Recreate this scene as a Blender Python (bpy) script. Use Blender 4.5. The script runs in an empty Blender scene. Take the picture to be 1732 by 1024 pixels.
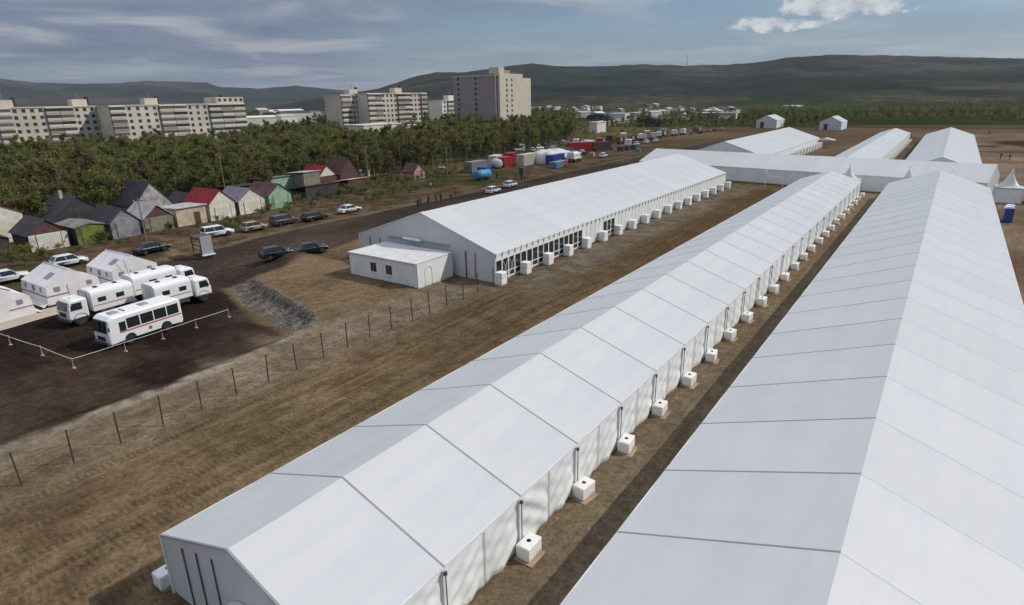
import bpy, bmesh, math, random
import numpy as np
from mathutils import Vector, Matrix
random.seed(7)
rng = np.random.default_rng(11)
R = math.radians
scene = bpy.context.scene
COL = scene.collection

# ------------------------------------------------------------------ camera
cam_data = bpy.data.cameras.new('camera')
cam = bpy.data.objects.new('camera', cam_data); COL.objects.link(cam)
cam_data.sensor_width = 36.0
cam_data.lens = 36.0 * 1027.96 / 1732.0
cam_data.clip_start = 0.5; cam_data.clip_end = 40000
fw = Vector((-0.5475, 0.7734, -0.3195)).normalized()
rt = Vector((0.8195, 0.5727, -0.0181)).normalized()
up = rt.cross(fw).normalized()
rt = fw.cross(up).normalized()
m = Matrix((rt, up, -fw)).transposed().to_4x4(); m.translation = (0, 0, 19.16)
cam.matrix_world = m
scene.camera = cam

# ------------------------------------------------------------------ sun, sky, exposure
SUN_EL, SUN_AZ = 41.0, 50.0          # azimuth clockwise from +Y
sdir = Vector((math.sin(R(SUN_AZ)) * math.cos(R(SUN_EL)), math.cos(R(SUN_AZ)) * math.cos(R(SUN_EL)), math.sin(R(SUN_EL))))
sl = bpy.data.lights.new('sun', 'SUN'); sl.energy = 2.7; sl.angle = R(0.6); sl.color = (1.0, 0.945, 0.86)
so = bpy.data.objects.new('sun', sl); COL.objects.link(so)
so.rotation_euler = sdir.to_track_quat('Z', 'Y').to_euler(); so.location = sdir * 60

world = bpy.data.worlds.new('World'); scene.world = world; world.use_nodes = True
wn, wl = world.node_tree.nodes, world.node_tree.links
wn.clear()
def WN(t, **kw):
    n = wn.new(t)
    for k, v in kw.items():
        if k.startswith('i_'): n.inputs[k[2:]].default_value = v
        else: setattr(n, k, v)
    return n
def wmath(op, a, b=None, c=None, clamp=False):
    n = wn.new('ShaderNodeMath'); n.operation = op; n.use_clamp = clamp
    for i, v in enumerate((a, b, c)):
        if v is None: continue
        if isinstance(v, (int, float)): n.inputs[i].default_value = v
        else: wl.new(v, n.inputs[i])
    return n.outputs[0]
def wramp(fac, stops):
    n = wn.new('ShaderNodeValToRGB'); e = n.color_ramp.elements
    while len(e) < len(stops): e.new(0.5)
    for el, (p, c) in zip(e, stops):
        el.position = p; el.color = (*c, 1) if len(c) == 3 else c
    wl.new(fac, n.inputs[0]); return n
def wmix(fac, a, b):
    n = wn.new('ShaderNodeMix'); n.data_type = 'RGBA'
    wl.new(fac, n.inputs[0]); wl.new(a, n.inputs[6]) if not isinstance(a, tuple) else setattr(n.inputs[6], 'default_value', a)
    wl.new(b, n.inputs[7]) if not isinstance(b, tuple) else setattr(n.inputs[7], 'default_value', b)
    return n.outputs[2]
sky = WN('ShaderNodeTexSky', sky_type='NISHITA', sun_disc=False)
sky.sun_elevation = R(SUN_EL); sky.sun_rotation = R(SUN_AZ)
sky.air_density = 1.0; sky.dust_density = 0.25; sky.ozone_density = 4.5
SKY_STRENGTH = 0.066
tc = WN('ShaderNodeTexCoord')
sep = WN('ShaderNodeSeparateXYZ'); wl.new(tc.outputs['Generated'], sep.inputs[0])
dx, dy, dz = sep.outputs
# high thin cloud sheet: noise in a plane far overhead
den = wmath('ADD', wmath('MAXIMUM', dz, 0.0), 0.05)
cmb = WN('ShaderNodeCombineXYZ')
wl.new(wmath('DIVIDE', dx, den), cmb.inputs[0]); wl.new(wmath('DIVIDE', dy, den), cmb.inputs[1])
nz = WN('ShaderNodeTexNoise', i_Scale=0.26, i_Detail=7.0, i_Roughness=0.5, i_Distortion=0.3)
wl.new(cmb.outputs[0], nz.inputs['Vector'])
nz2 = WN('ShaderNodeTexNoise', i_Scale=0.7, i_Detail=6.0, i_Roughness=0.52, i_Distortion=0.5)
wl.new(cmb.outputs[0], nz2.inputs['Vector'])
# the cloud bank lies to the west (-X)
west = wmath('ADD', wmath('MULTIPLY', wmath('ADD', dx, 0.66), -1.25), wmath('MULTIPLY', dz, 1.75))  # second term thickens the unseen cloud overhead for more fill light
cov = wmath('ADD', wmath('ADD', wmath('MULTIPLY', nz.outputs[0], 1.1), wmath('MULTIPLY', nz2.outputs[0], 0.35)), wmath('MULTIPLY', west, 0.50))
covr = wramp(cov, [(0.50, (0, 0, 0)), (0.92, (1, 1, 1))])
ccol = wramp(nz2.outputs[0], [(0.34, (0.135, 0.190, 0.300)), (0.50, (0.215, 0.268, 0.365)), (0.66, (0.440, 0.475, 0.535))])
skys = WN('ShaderNodeVectorMath', operation='SCALE'); wl.new(sky.outputs[0], skys.inputs[0]); skys.inputs['Scale'].default_value = SKY_STRENGTH
veil = wmath('MULTIPLY', wmath('SUBTRACT', 1.0, wmath('DIVIDE', dz, 0.17), clamp=True), wmath('ADD', 0.45, wmath('MULTIPLY', nz.outputs[0], 0.60)))
covs = wmath('MULTIPLY', wmath('MAXIMUM', covr.outputs[0], veil), 0.92)
cup = WN('ShaderNodeVectorMath', operation='MULTIPLY'); wl.new(ccol.outputs[0], cup.inputs[0])
fill_gain = WN('ShaderNodeCombineXYZ'); zp = wmath('MAXIMUM', dz, 0.0)          # cloud overhead, out of view, is brightened to add fill light
for k_, g_ in enumerate((2.75, 2.4, 2.1)): wl.new(wmath('ADD', 0.56, wmath('MULTIPLY', zp, g_)), fill_gain.inputs[k_])
wl.new(fill_gain.outputs[0], cup.inputs[1])
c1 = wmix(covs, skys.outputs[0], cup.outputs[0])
# one fair-weather cumulus in the north
cd = Vector((-0.1656, 0.9809, 0.1017))
az = wmath('ARCTAN2', dx, dy)
ell = wmath('ARCSINE', dz)
nz3 = WN('ShaderNodeTexNoise', i_Scale=34.0, i_Detail=7.0, i_Roughness=0.58)
mp = WN('ShaderNodeMapping'); mp.inputs['Scale'].default_value = (1, 1, 1.7); wl.new(tc.outputs['Generated'], mp.inputs[0]); wl.new(mp.outputs[0], nz3.inputs['Vector'])
def puff(azd, eld, wa, we, amp):
    a = wmath('DIVIDE', wmath('SUBTRACT', az, R(azd)), R(wa)); e = wmath('DIVIDE', wmath('SUBTRACT', ell, R(eld)), R(we))
    r = wmath('SQRT', wmath('ADD', wmath('MULTIPLY', a, a), wmath('MULTIPLY', e, e)))
    return wmath('MULTIPLY', wmath('SUBTRACT', 1.0, r, clamp=True), amp)
pf = wmath('MAXIMUM', wmath('MAXIMUM', puff(-8.6, 6.2, 6.6, 1.3, 1.35), puff(-13.6, 5.25, 5.4, 0.85, 1.05)), puff(1.5, 6.9, 4.0, 1.0, 1.0))
cum = wmath('ADD', pf, wmath('MULTIPLY', wmath('SUBTRACT', nz3.outputs[0], 0.5), 2.3))
cumr = wramp(wmath('MULTIPLY', cum, wmath('MINIMUM', wmath('MULTIPLY', pf, 6.0), 1.0)), [(0.33, (0, 0, 0)), (0.62, (1, 1, 1))])
cumc = wramp(nz3.outputs[0], [(0.35, (0.40, 0.43, 0.48)), (0.60, (0.66, 0.67, 0.68))])
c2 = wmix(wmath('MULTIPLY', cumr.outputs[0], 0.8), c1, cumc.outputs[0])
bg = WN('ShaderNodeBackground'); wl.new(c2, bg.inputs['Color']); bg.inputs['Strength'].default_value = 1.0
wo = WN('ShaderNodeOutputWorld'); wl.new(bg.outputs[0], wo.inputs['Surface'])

vs = scene.view_settings
vs.view_transform = 'Standard'; vs.look = 'None'; vs.gamma = 1.0; vs.exposure = 0.19; vs.use_curve_mapping = False
scene.render.engine = 'CYCLES'
scene.cycles.use_denoising = True
scene.cycles.max_bounces = 6; scene.cycles.diffuse_bounces = 4; scene.cycles.glossy_bounces = 2
scene.cycles.transmission_bounces = 3; scene.cycles.volume_bounces = 0; scene.cycles.transparent_max_bounces = 6
scene.cycles.caustics_reflective = False; scene.cycles.caustics_refractive = False

# ------------------------------------------------------------------ materials
MATS = {}
def mat(name, col, rough=0.8, metal=0.0, var=0.12, vscale=3.0, rand=0.0, bump=0.0, bscale=20.0, streak=None, col2=None, c2scale=1.0, c2lo=0.45, c2hi=0.6, spec=0.4, trans=0.0, mud=0.0):
    """procedural principled material: base colour with noise, optional second colour in patches, per-object tone"""
    if name in MATS: return MATS[name]
    mt = bpy.data.materials.new(name); mt.use_nodes = True
    n, l = mt.node_tree.nodes, mt.node_tree.links
    b = n['Principled BSDF']
    b.inputs['Roughness'].default_value = rough; b.inputs['Metallic'].default_value = metal
    b.inputs['Specular IOR Level'].default_value = spec
    t = n.new('ShaderNodeTexCoord')
    def mixc(fac, a, bb):
        x = n.new('ShaderNodeMix'); x.data_type = 'RGBA'
        if isinstance(fac, float): x.inputs[0].default_value = fac
        else: l.new(fac, x.inputs[0])
        for s, v in ((6, a), (7, bb)):
            if isinstance(v, tuple): x.inputs[s].default_value = v
            else: l.new(v, x.inputs[s])
        return x.outputs[2]
    def noise(scale, detail=5, rough_=0.55, vec=None):
        x = n.new('ShaderNodeTexNoise'); x.inputs['Scale'].default_value = scale; x.inputs['Detail'].default_value = detail; x.inputs['Roughness'].default_value = rough_
        l.new(vec or t.outputs['Object'], x.inputs['Vector']); return x.outputs[0]
    def mapr(v, lo, hi, a, bb):
        x = n.new('ShaderNodeMapRange'); x.inputs['From Min'].default_value = lo; x.inputs['From Max'].default_value = hi
        x.inputs['To Min'].default_value = a; x.inputs['To Max'].default_value = bb; l.new(v, x.inputs['Value']); return x.outputs[0]
    cur = (*col, 1.0)
    if col2 is not None:
        cur = mixc(mapr(noise(c2scale, 6), c2lo, c2hi, 0, 1), cur, (*col2, 1.0))
    if streak is not None:
        mpn = n.new('ShaderNodeMapping'); mpn.inputs['Scale'].default_value = streak[1]; l.new(t.outputs['Object'], mpn.inputs[0])
        cur = mixc(mapr(noise(1.0, 4, 0.6, mpn.outputs[0]), 0.42, 0.72, 0, streak[2]), cur, (*streak[0], 1.0))
    if mud:
        sx_ = n.new('ShaderNodeSeparateXYZ'); l.new(t.outputs['Object'], sx_.inputs[0])
        ad = n.new('ShaderNodeMath'); ad.operation = 'ADD'; l.new(sx_.outputs[2], ad.inputs[0]); l.new(mapr(noise(4.0, 6, 0.7), 0.3, 0.7, -mud * 0.6, mud * 0.6), ad.inputs[1])
        cur = mixc(mapr(ad.outputs[0], mud, 0.0, 0.0, 0.75), cur, (0.20, 0.155, 0.105, 1.0))
    f = mapr(noise(vscale, 6), 0.25, 0.75, 1 - var, 1 + var)
    if rand:
        oi = n.new('ShaderNodeObjectInfo'); r_ = mapr(oi.outputs['Random'], 0, 1, 1 - rand, 1 + rand)
        mm = n.new('ShaderNodeMath'); mm.operation = 'MULTIPLY'; l.new(f, mm.inputs[0]); l.new(r_, mm.inputs[1]); f = mm.outputs[0]
    vm = n.new('ShaderNodeVectorMath'); vm.operation = 'SCALE'
    if isinstance(cur, tuple): vm.inputs[0].default_value = cur[:3]
    else: l.new(cur, vm.inputs[0])
    l.new(f, vm.inputs['Scale']); l.new(vm.outputs[0], b.inputs['Base Color'])
    if bump:
        bp = n.new('ShaderNodeBump'); bp.inputs['Strength'].default_value = bump; bp.inputs['Distance'].default_value = 0.03
        l.new(noise(bscale, 6), bp.inputs['Height']); l.new(bp.outputs[0], b.inputs['Normal'])
    if trans:
        tr = n.new('ShaderNodeBsdfTranslucent'); l.new(vm.outputs[0], tr.inputs['Color'])
        ms = n.new('ShaderNodeMixShader'); ms.inputs[0].default_value = trans
        l.new(b.outputs[0], ms.inputs[1]); l.new(tr.outputs[0], ms.inputs[2]); l.new(ms.outputs[0], n['Material Output'].inputs['Surface'])
    MATS[name] = mt
    return mt

PVC = mat('pvc_white', (0.728, 0.728, 0.708), 0.42, trans=0.24, var=0.025, vscale=0.35, rand=0.025, bump=0.10, bscale=1.2, streak=((0.645, 0.663, 0.69), (0.9, 0.12, 1.0), 0.7), spec=0.35)
PVCW = mat('pvc_wall', (0.85, 0.87, 0.84), 0.5, trans=0.12, mud=0.22, var=0.04, vscale=0.8, rand=0.03, streak=((0.76, 0.78, 0.745), (1.2, 1.2, 0.3), 0.5))
PVCG = mat('pvc_gable', (0.70, 0.69, 0.68), 0.5, trans=0.2, var=0.04, vscale=0.4, streak=((0.58, 0.59, 0.60), (0.8, 0.8, 0.15), 0.5))
RAIL = mat('keder_rail_dark', (0.26, 0.265, 0.27), 0.5, var=0.1)
RAILW = mat('keder_rail_white', (0.56, 0.575, 0.575), 0.4, var=0.03)
POST = mat('aluminium_post', (0.30, 0.31, 0.31), 0.45, metal=0.3, var=0.1)
POSTD = mat('dark_post', (0.07, 0.07, 0.075), 0.6)
WHITE = mat('white_paint', (0.78, 0.775, 0.75), 0.35, var=0.05, rand=0.03)
WHITED = mat('white_paint_dusty', (0.68, 0.67, 0.64), 0.45, var=0.08, vscale=1.5, streak=((0.45, 0.41, 0.35), (1.5, 1.5, 0.5), 0.5))
CONC = mat('ballast_concrete', (0.80, 0.785, 0.75), 0.9, mud=0.22, var=0.10, vscale=4, rand=0.06, bump=0.3, bscale=25, col2=(0.66, 0.63, 0.57), c2scale=2.5, c2lo=0.55, c2hi=0.75)
WOOD = mat('board_wood', (0.34, 0.24, 0.14), 0.85, var=0.2, vscale=6, rand=0.15)
WOODD = mat('dark_wood', (0.085, 0.06, 0.045), 0.85, var=0.25, vscale=5, rand=0.15)
GLASS = mat('dark_glass', (0.02, 0.024, 0.028), 0.12, var=0.1, spec=0.6)
GLASSB = mat('window_pane', (0.045, 0.046, 0.05), 0.35, var=0.3, vscale=0.8, rand=0.5, spec=0.5)
RUBBER = mat('tyre_rubber', (0.018, 0.018, 0.02), 0.9, var=0.2, col2=(0.04, 0.035, 0.03), c2scale=3)
RIM = mat('wheel_rim', (0.16, 0.16, 0.165), 0.5, metal=0.4)
BLACK = mat('black_trim', (0.018, 0.018, 0.02), 0.6)
CHASSIS = mat('chassis_grey', (0.05, 0.05, 0.052), 0.8, col2=(0.12, 0.095, 0.07), c2scale=2.0)
RED = mat('red_paint', (0.42, 0.030, 0.028), 0.5, var=0.15)
BLUE = mat('blue_paint', (0.025, 0.06, 0.25), 0.5, var=0.15)
BLUEL = mat('light_blue_paint', (0.06, 0.22, 0.42), 0.5, var=0.15)
RUST = mat('rusty_steel', (0.07, 0.045, 0.032), 0.85, var=0.3, vscale=6, rand=0.2)
LAMPG = mat('lamp_glass', (0.75, 0.76, 0.78), 0.15)
WIRE = mat('wire', (0.10, 0.09, 0.085), 0.6)

# ------------------------------------------------------------------ builders
class MB:
    def __init__(s): s.v = []; s.f = []
    def add(s, vs_, fs_):
        o = len(s.v); s.v += [tuple(p) for p in vs_]; s.f += [tuple(i + o for i in f) for f in fs_]; return s
    def box(s, x0, x1, y0, y1, z0, z1, b=0.0):
        if b <= 0:
            return s.add([(x0, y0, z0), (x1, y0, z0), (x1, y1, z0), (x0, y1, z0), (x0, y0, z1), (x1, y0, z1), (x1, y1, z1), (x0, y1, z1)],
                         [(0, 3, 2, 1), (4, 5, 6, 7), (0, 1, 5, 4), (1, 2, 6, 5), (2, 3, 7, 6), (3, 0, 4, 7)])
        V = []; 
        for (z, i) in ((z0, b), (z0 + b, 0), (z1 - b, 0), (z1, b)):
            for (x, y) in ((x0 + i + b * (i == 0), y0 + i), (x1 - i - b * (i == 0), y0 + i), (x1 - i, y0 + i + b * (i == 0)), (x1 - i, y1 - i - b * (i == 0)),
                           (x1 - i - b * (i == 0), y1 - i), (x0 + i + b * (i == 0), y1 - i), (x0 + i, y1 - i - b * (i == 0)), (x0 + i, y0 + i + b * (i == 0))):
                V.append((x, y, z))
        F = [tuple(reversed(range(8))), tuple(range(24, 32))]
        for k in range(3):
            for j in range(8): F.append((k * 8 + j, k * 8 + (j + 1) % 8, k * 8 + 8 + (j + 1) % 8, k * 8 + 8 + j))
        return s.add(V, F)
    def prism(s, poly, axis, a, b):
        """poly: 2-D points; axis 'x': poly=(y,z); 'y': poly=(x,z); 'z': poly=(x,y)"""
        def P(p, t): return (t, p[0], p[1]) if axis == 'x' else ((p[0], t, p[1]) if axis == 'y' else (p[0], p[1], t))
        n = len(poly)
        return s.add([P(p, a) for p in poly] + [P(p, b) for p in poly],
                     [tuple(range(n)), tuple(reversed(range(n, 2 * n)))] + [(i, i + n, (i + 1) % n + n, (i + 1) % n) for i in range(n)])
    def loft(s, rings, cap=True, closed=True):
        n = len(rings[0]); o = len(s.v)
        for r_ in rings: s.v += [tuple(p) for p in r_]
        for k in range(len(rings) - 1):
            for j in range(n if closed else n - 1):
                s.f.append((o + k * n + j, o + k * n + (j + 1) % n, o + (k + 1) * n + (j + 1) % n, o + (k + 1) * n + j))
        if cap:
            s.f.append(tuple(o + i for i in reversed(range(n)))); s.f.append(tuple(o + (len(rings) - 1) * n + i for i in range(n)))
        return s
    def profile_x(s, poly, w, b=0.08):
        """side profile (y,z) given width w across x with softened flanks"""
        cy = sum(p[0] for p in poly) / len(poly); cz = sum(p[1] for p in poly) / len(poly)
        ly = max(abs(p[0] - cy) for p in poly); lz = max(abs(p[1] - cz) for p in poly)
        def ins(i): return [(cy + (p[0] - cy) * (1 - i / ly), cz + (p[1] - cz) * (1 - i / lz)) for p in poly]
        rings = [[(x, p[0], p[1]) for p in ins(i)] for x, i in ((-w / 2, b), (-w / 2 + b * 0.35, b * 0.35), (-w / 2 + b, 0), (w / 2 - b, 0), (w / 2 - b * 0.35, b * 0.35), (w / 2, b))]
        return s.loft(rings)
    def tube(s, p, q, r0, r1=None, n=6):
        r1 = r0 if r1 is None else r1
        p, q = Vector(p), Vector(q); d = (q - p).normalized()
        a = d.orthogonal().normalized(); b = d.cross(a)
        return s.loft([[c + (a * math.cos(2 * math.pi * i / n) + b * math.sin(2 * math.pi * i / n)) * r for i in range(n)] for c, r in ((p, r0), (q, r1))])
    def lathe(s, prof, n=14, axis='z', c=(0, 0, 0)):
        rings = []
        for r, h in prof:
            ring = []
            for i in range(n):
                t = 2 * math.pi * i / n; u_, v_ = r * math.cos(t), r * math.sin(t)
                ring.append({'z': (u_, v_, h), 'x': (h, u_, v_), 'y': (v_, h, u_)}[axis])
            rings.append([(p[0] + c[0], p[1] + c[1], p[2] + c[2]) for p in ring])
        return s.loft(rings)
    def grid(s, fn, nu, nv):
        o = len(s.v)
        for j in range(nv + 1):
            for i in range(nu + 1): s.v.append(tuple(fn(i / nu, j / nv)))
        for j in range(nv):
            for i in range(nu):
                a = o + j * (nu + 1) + i; s.f.append((a, a + 1, a + nu + 2, a + nu + 1))
        return s
    def mesh(s, name, material, smooth=False):
        me = bpy.data.meshes.new(name); me.from_pydata(s.v, [], s.f); me.materials.append(material)
        bm = bmesh.new(); bm.from_mesh(me); bmesh.ops.recalc_face_normals(bm, faces=bm.faces); bm.to_mesh(me); bm.free()
        if smooth: me.polygons.foreach_set('use_smooth', [True] * len(me.polygons))
        me.update(); return me
def obj(name, mesh, parent=None, loc=(0, 0, 0), rz=0.0, scale=None):
    o = bpy.data.objects.new(name, mesh); COL.objects.link(o)
    o.location = loc
    if rz: o.rotation_euler = (0, 0, rz)
    if scale is not None: o.scale = scale if hasattr(scale, '__len__') else (scale,) * 3
    if parent is not None: o.parent = parent
    return o
def part(name, mb, material, parent, smooth=False, loc=(0, 0, 0), rz=0.0):
    return obj(name, mb.mesh(name, material, smooth), parent, loc, rz)
def tag(o, label, cat, group=None):
    o['label'] = label; o['category'] = cat
    if group: o['group'] = group
    return o
def thing(name, label, cat, loc=(0, 0, 0), rz=0.0, group=None):
    o = obj(name, None, None, loc, rz); o.empty_display_size = 0.2
    return tag(o, label, cat, group)
def copy_tree(src, parent=None, loc=None, rz=None, label=None, group=None, swap=None):
    c = src.copy(); COL.objects.link(c); c.parent = parent
    if loc is not None: c.location = loc
    if rz is not None: c.rotation_euler = (0, 0, rz)
    if label: c['label'] = label
    if group: c['group'] = group
    if swap and c.type == 'MESH' and c.data.materials and c.data.materials[0].name in swap:
        c.data = c.data.copy(); c.data.materials[0] = swap[c.data.materials[0].name]
    for ch in src.children: copy_tree(ch, c, swap=swap)
    return c
ORD = ['nearest', 'second', 'third', 'fourth', 'fifth', 'sixth', 'seventh', 'eighth', 'ninth', 'tenth', 'eleventh', 'twelfth', 'thirteenth', 'fourteenth', 'fifteenth',
       'sixteenth', 'seventeenth', 'eighteenth', 'nineteenth', 'twentieth', 'twenty-first', 'twenty-second', 'twenty-third', 'twenty-fourth', 'twenty-fifth', 'twenty-sixth', 'twenty-seventh', 'twenty-eighth']

# numpy value noise
def _hash(ix, iy, seed):
    h = (ix.astype(np.int64) * 374761393 + iy.astype(np.int64) * 668265263 + seed * 974711) & 0x7fffffff
    h = ((h ^ (h >> 13)) * 1274126177) & 0x7fffffff
    return ((h ^ (h >> 16)) & 0xffff) / 65535.0
def vnoise(x, y, seed=0):
    ix, iy = np.floor(x), np.floor(y); fx, fy = x - ix, y - iy
    fx = fx * fx * (3 - 2 * fx); fy = fy * fy * (3 - 2 * fy)
    a, b = _hash(ix, iy, seed), _hash(ix + 1, iy, seed); c, d = _hash(ix, iy + 1, seed), _hash(ix + 1, iy + 1, seed)
    return (a * (1 - fx) + b * fx) * (1 - fy) + (c * (1 - fx) + d * fx) * fy
def fbm(x, y, oct=4, seed=0):
    s = 0; a = 0.5; t = 0
    for k in range(oct):
        s = s + a * vnoise(x, y, seed + k * 17); t += a; a *= 0.5; x = x * 2.03 + 3.1; y = y * 2.03 + 7.7
    return s / t
def sm(x, a, b):
    t = np.clip((x - a) / (b - a), 0, 1); return t * t * (3 - 2 * t)
def lerp(a, b, t): return a + (b - a) * t

# ------------------------------------------------------------------ ground
TRACKS = [(-35.9, 0.24), (-34.3, 0.24), (-33.3, 0.22), (-31.7, 0.22), (-30.9, 0.28), (-29.2, 0.28), (-28.3, 0.22), (-26.7, 0.24), (-25.2, 0.24)]
def lot_depth(x, y):
    """0..1, the yard of the rescue vehicles lies about 0.7 m below the tent site"""
    rt_ = sm(x, -43.0, -47.0)
    lf_ = sm(x, -87.5, -83.5)
    toe = 29.2 + np.clip(-44.3 - x, 0, 18) * 0.25
    wid = 4.2 + np.clip(-61 - x, 0, 40) * 0.8
    tp_ = 1 - np.clip((y - toe) / wid, 0, 1)
    tp_ = tp_ * tp_ * (3 - 2 * tp_)
    return rt_ * lf_ * tp_
def height(x, y):
    x = np.asarray(x, float); y = np.asarray(y, float)
    z = -3.6 * sm(x, -116, -215) * (1 - 0.75 * sm(y, 170, 270)) + 0.0 * y
    z = z - 6.0 * sm(y, 420, 900)
    d = lot_depth(x, y)
    z = z - 0.72 * d - 0.25 * sm(x, -64, -60) * d
    z = z + 0.55 * np.exp(-((d - 0.10) / 0.14) ** 2) * sm(x, -64, -60) * sm(x, -42.5, -44.5) * sm(y, 27, 30)
    bank = 4 * d * (1 - d) * sm(x, -66, -60) * sm(y, 27, 29)
    z = z + bank * (fbm(x * 1.7, y * 1.7, 3, 5) - 0.5) * 0.42
    near = sm(x, -120, -105) * (1 - sm(y, 330, 420))
    z = z + near * (fbm(x * 0.25, y * 0.25, 4, 3) - 0.5) * 0.16
    corr = sm(x, -37.5, -36.5) * sm(x, -23.0, -24.5) * (1 - sm(y, 130, 138))
    wob = (fbm(y * 0.05, y * 0 + 1.5, 2, 9) - 0.5) * 2.2
    for i, (tx, w) in enumerate(TRACKS):
        dd = (x - tx - wob * (0.6 + 0.2 * (i % 3))) / w
        z = z + corr * (0.3 + 1.4 * sm(fbm(y * 0.11 + i * 9, x * 0 + i, 2, 33), 0.35, 0.7)) * (-0.035 * np.exp(-dd * dd) + 0.02 * np.exp(-((np.abs(dd) - 1.9) / 0.7) ** 2))
    # spoil heaps beside the road and behind the garages
    z = z + 1.1 * np.exp(-(((x + 66.5) / 2.6) ** 2 + ((y - 45.5) / 2.2) ** 2)) * (0.7 + 0.6 * fbm(x, y, 3, 21))
    z = z + 1.6 * np.exp(-(((x + 104) / 5) ** 2 + ((y - 97) / 7) ** 2)) * (0.7 + 0.6 * fbm(x * .5, y * .5, 3, 22))
    z = z - 0.6 * np.exp(-(((x + 63.0) / 4.5) ** 2 + ((y - 50.5) / 1.8) ** 2))
    return z
def spacing(segs):
    out = []
    for a, b, st in segs:
        n = max(1, int(round((b - a) / st))); out += list(a + (b - a) * np.arange(n) / n)
    out.append(segs[-1][1]); return np.array(out)
gx = spacing([(-12000, -3000, 1500), (-3000, -1000, 250), (-1000, -400, 40), (-400, -120, 8), (-120, -92, 1.2), (-92, -46, 0.42), (-46, -22, 0.2), (-22, -8, 0.35), (-8, 12, 2.0), (12, 60, 1.5), (60, 200, 14), (200, 1000, 80), (1000, 6000, 500), (6000, 12000, 1500)])
gy = spacing([(-3000, -500, 250), (-500, -60, 40), (-60, 0, 5), (0, 52, 0.26), (52, 100, 0.45), (100, 150, 0.8), (150, 300, 2.0), (300, 500, 5), (500, 1000, 20), (1000, 3000, 100), (3000, 15000, 1000)])
GX, GY = np.meshgrid(gx, gy)
GZ = height(GX, GY)
def zat(x, y): return float(height(np.array([x]), np.array([y]))[0])
def ground_colour(x, y):
    n1 = fbm(x * 0.11, y * 0.11, 5, 1); n2 = fbm(x * 0.6, y * 0.6, 4, 2); n3 = fbm(x * 0.02, y * 0.02, 4, 4); n4 = fbm(x * 2.0, y * 0.35, 3, 6)
    wx = x + (n1 - 0.5) * 3.0 + (n2 - 0.5) * 1.2; wy = y + (fbm(x * 0.15 + 9, y * 0.15, 4, 8) - 0.5) * 3.0
    C = lambda *c: np.array(c)[None, None, :] * np.ones(x.shape + (1,))
    T = lambda t: t[..., None]
    dirt = lerp(C(0.125, 0.090, 0.056), C(0.205, 0.156, 0.098), T(sm(n2 * 0.55 + n1 * 0.45, 0.3, 0.68)))
    dirt = lerp(dirt, C(0.105, 0.090, 0.047), T(sm(n1, 0.52, 0.75) * 0.6))          # thin moss / grass tint
    c = dirt
    # beige plateau in front of the wide tent
    pl = sm(wx, -70, -62) * sm(wx, -37, -41) * sm(wy, 28, 34) * (1 - sm(wy, 52, 56))
    c = lerp(c, lerp(C(0.21, 0.160, 0.105), C(0.15, 0.115, 0.075), T(sm(n1, 0.35, 0.7))), T(pl * 0.9))
    # far part of the site, brown
    c = lerp(c, lerp(C(0.115, 0.082, 0.058), C(0.17, 0.130, 0.09), T(sm(n3, 0.35, 0.65))), T(sm(y, 150, 200)))
    # wheel tracks between the tents
    corr = sm(x, -37.5, -36.5) * sm(x, -22.5, -24.0) * (1 - sm(y, 132, 140))
    wob = (fbm(y * 0.05, y * 0 + 1.5, 2, 9) - 0.5) * 2.2
    tr = np.zeros_like(x)
    for i, (tx, w) in enumerate(TRACKS):
        dd = (x - tx - wob * (0.6 + 0.2 * (i % 3))) / (w * 1.15)
        tr = np.maximum(tr, np.exp(-dd ** 4) * sm(fbm(y * 0.06 + i * 5, x * 0 + i, 3, 31), 0.25, 0.5))
    c = lerp(c, C(0.105, 0.078, 0.052), T(corr * tr * (0.12 + 0.5 * sm(n1, 0.4, 0.65))))
    c = lerp(c, C(0.23, 0.18, 0.115), T(corr * (1 - tr) * sm(n4, 0.52, 0.8) * 0.55))
    c = lerp(c, C(0.10, 0.064, 0.038), T(corr * sm(y, 45, 70) * sm(np.abs(x + 29.5 + wob), 5.5, 2.0) * 0.55))   # churned brown middle further up
    # narrow alley between the two right hand tents
    al = sm(x, -13.5, -12.5) * sm(x, -7.5, -8.2) * (1 - sm(y, 138, 142))
    c = lerp(c, lerp(C(0.185, 0.150, 0.105), C(0.25, 0.205, 0.150), T(n2)), T(al * 0.95))
    # east side: reddish dirt with dark wet patches
    ea = sm(x, 6, 8)
    c = lerp(c, lerp(C(0.165, 0.118, 0.088), C(0.26, 0.205, 0.158), T(sm(n1, 0.35, 0.65))), T(ea * 0.9))
    c = lerp(c, C(0.055, 0.038, 0.032), T(ea * sm(n3 + 0.25 * n1, 0.60, 0.72) * sm(y, 160, 180) * (1 - sm(y, 300, 330))))
    # yard: dark crushed slag
    lot = sm(wx, -42.6, -44.0) * (1 - sm(wy - np.clip(-44.3 - wx, 0, 18) * 0.25, 28.6, 29.9)) * sm(wx, -87, -83)
    slag = lerp(C(0.028, 0.021, 0.020), C(0.062, 0.048, 0.042), T(sm(n1, 0.38, 0.66)))
    slag = lerp(slag, C(0.105, 0.080, 0.058), T(sm(fbm(x * 0.09 + 2, y * 0.13, 4, 18) * 0.75 + n2 * 0.25, 0.52, 0.68) * 0.45))
    slag = lerp(slag, C(0.095, 0.078, 0.058), T(sm(wy, 15, 7) * sm(fbm(x * 0.08 + 4, y * 0.08, 3, 12), 0.30, 0.58) * 0.8))
    slag = lerp(slag, C(0.21, 0.165, 0.12), T(np.exp(-(((wx + 45.6) / 1.9) ** 2 + ((wy - 22.6) / 1.5) ** 2)) * 0.9))     # light spill of sand
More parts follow.
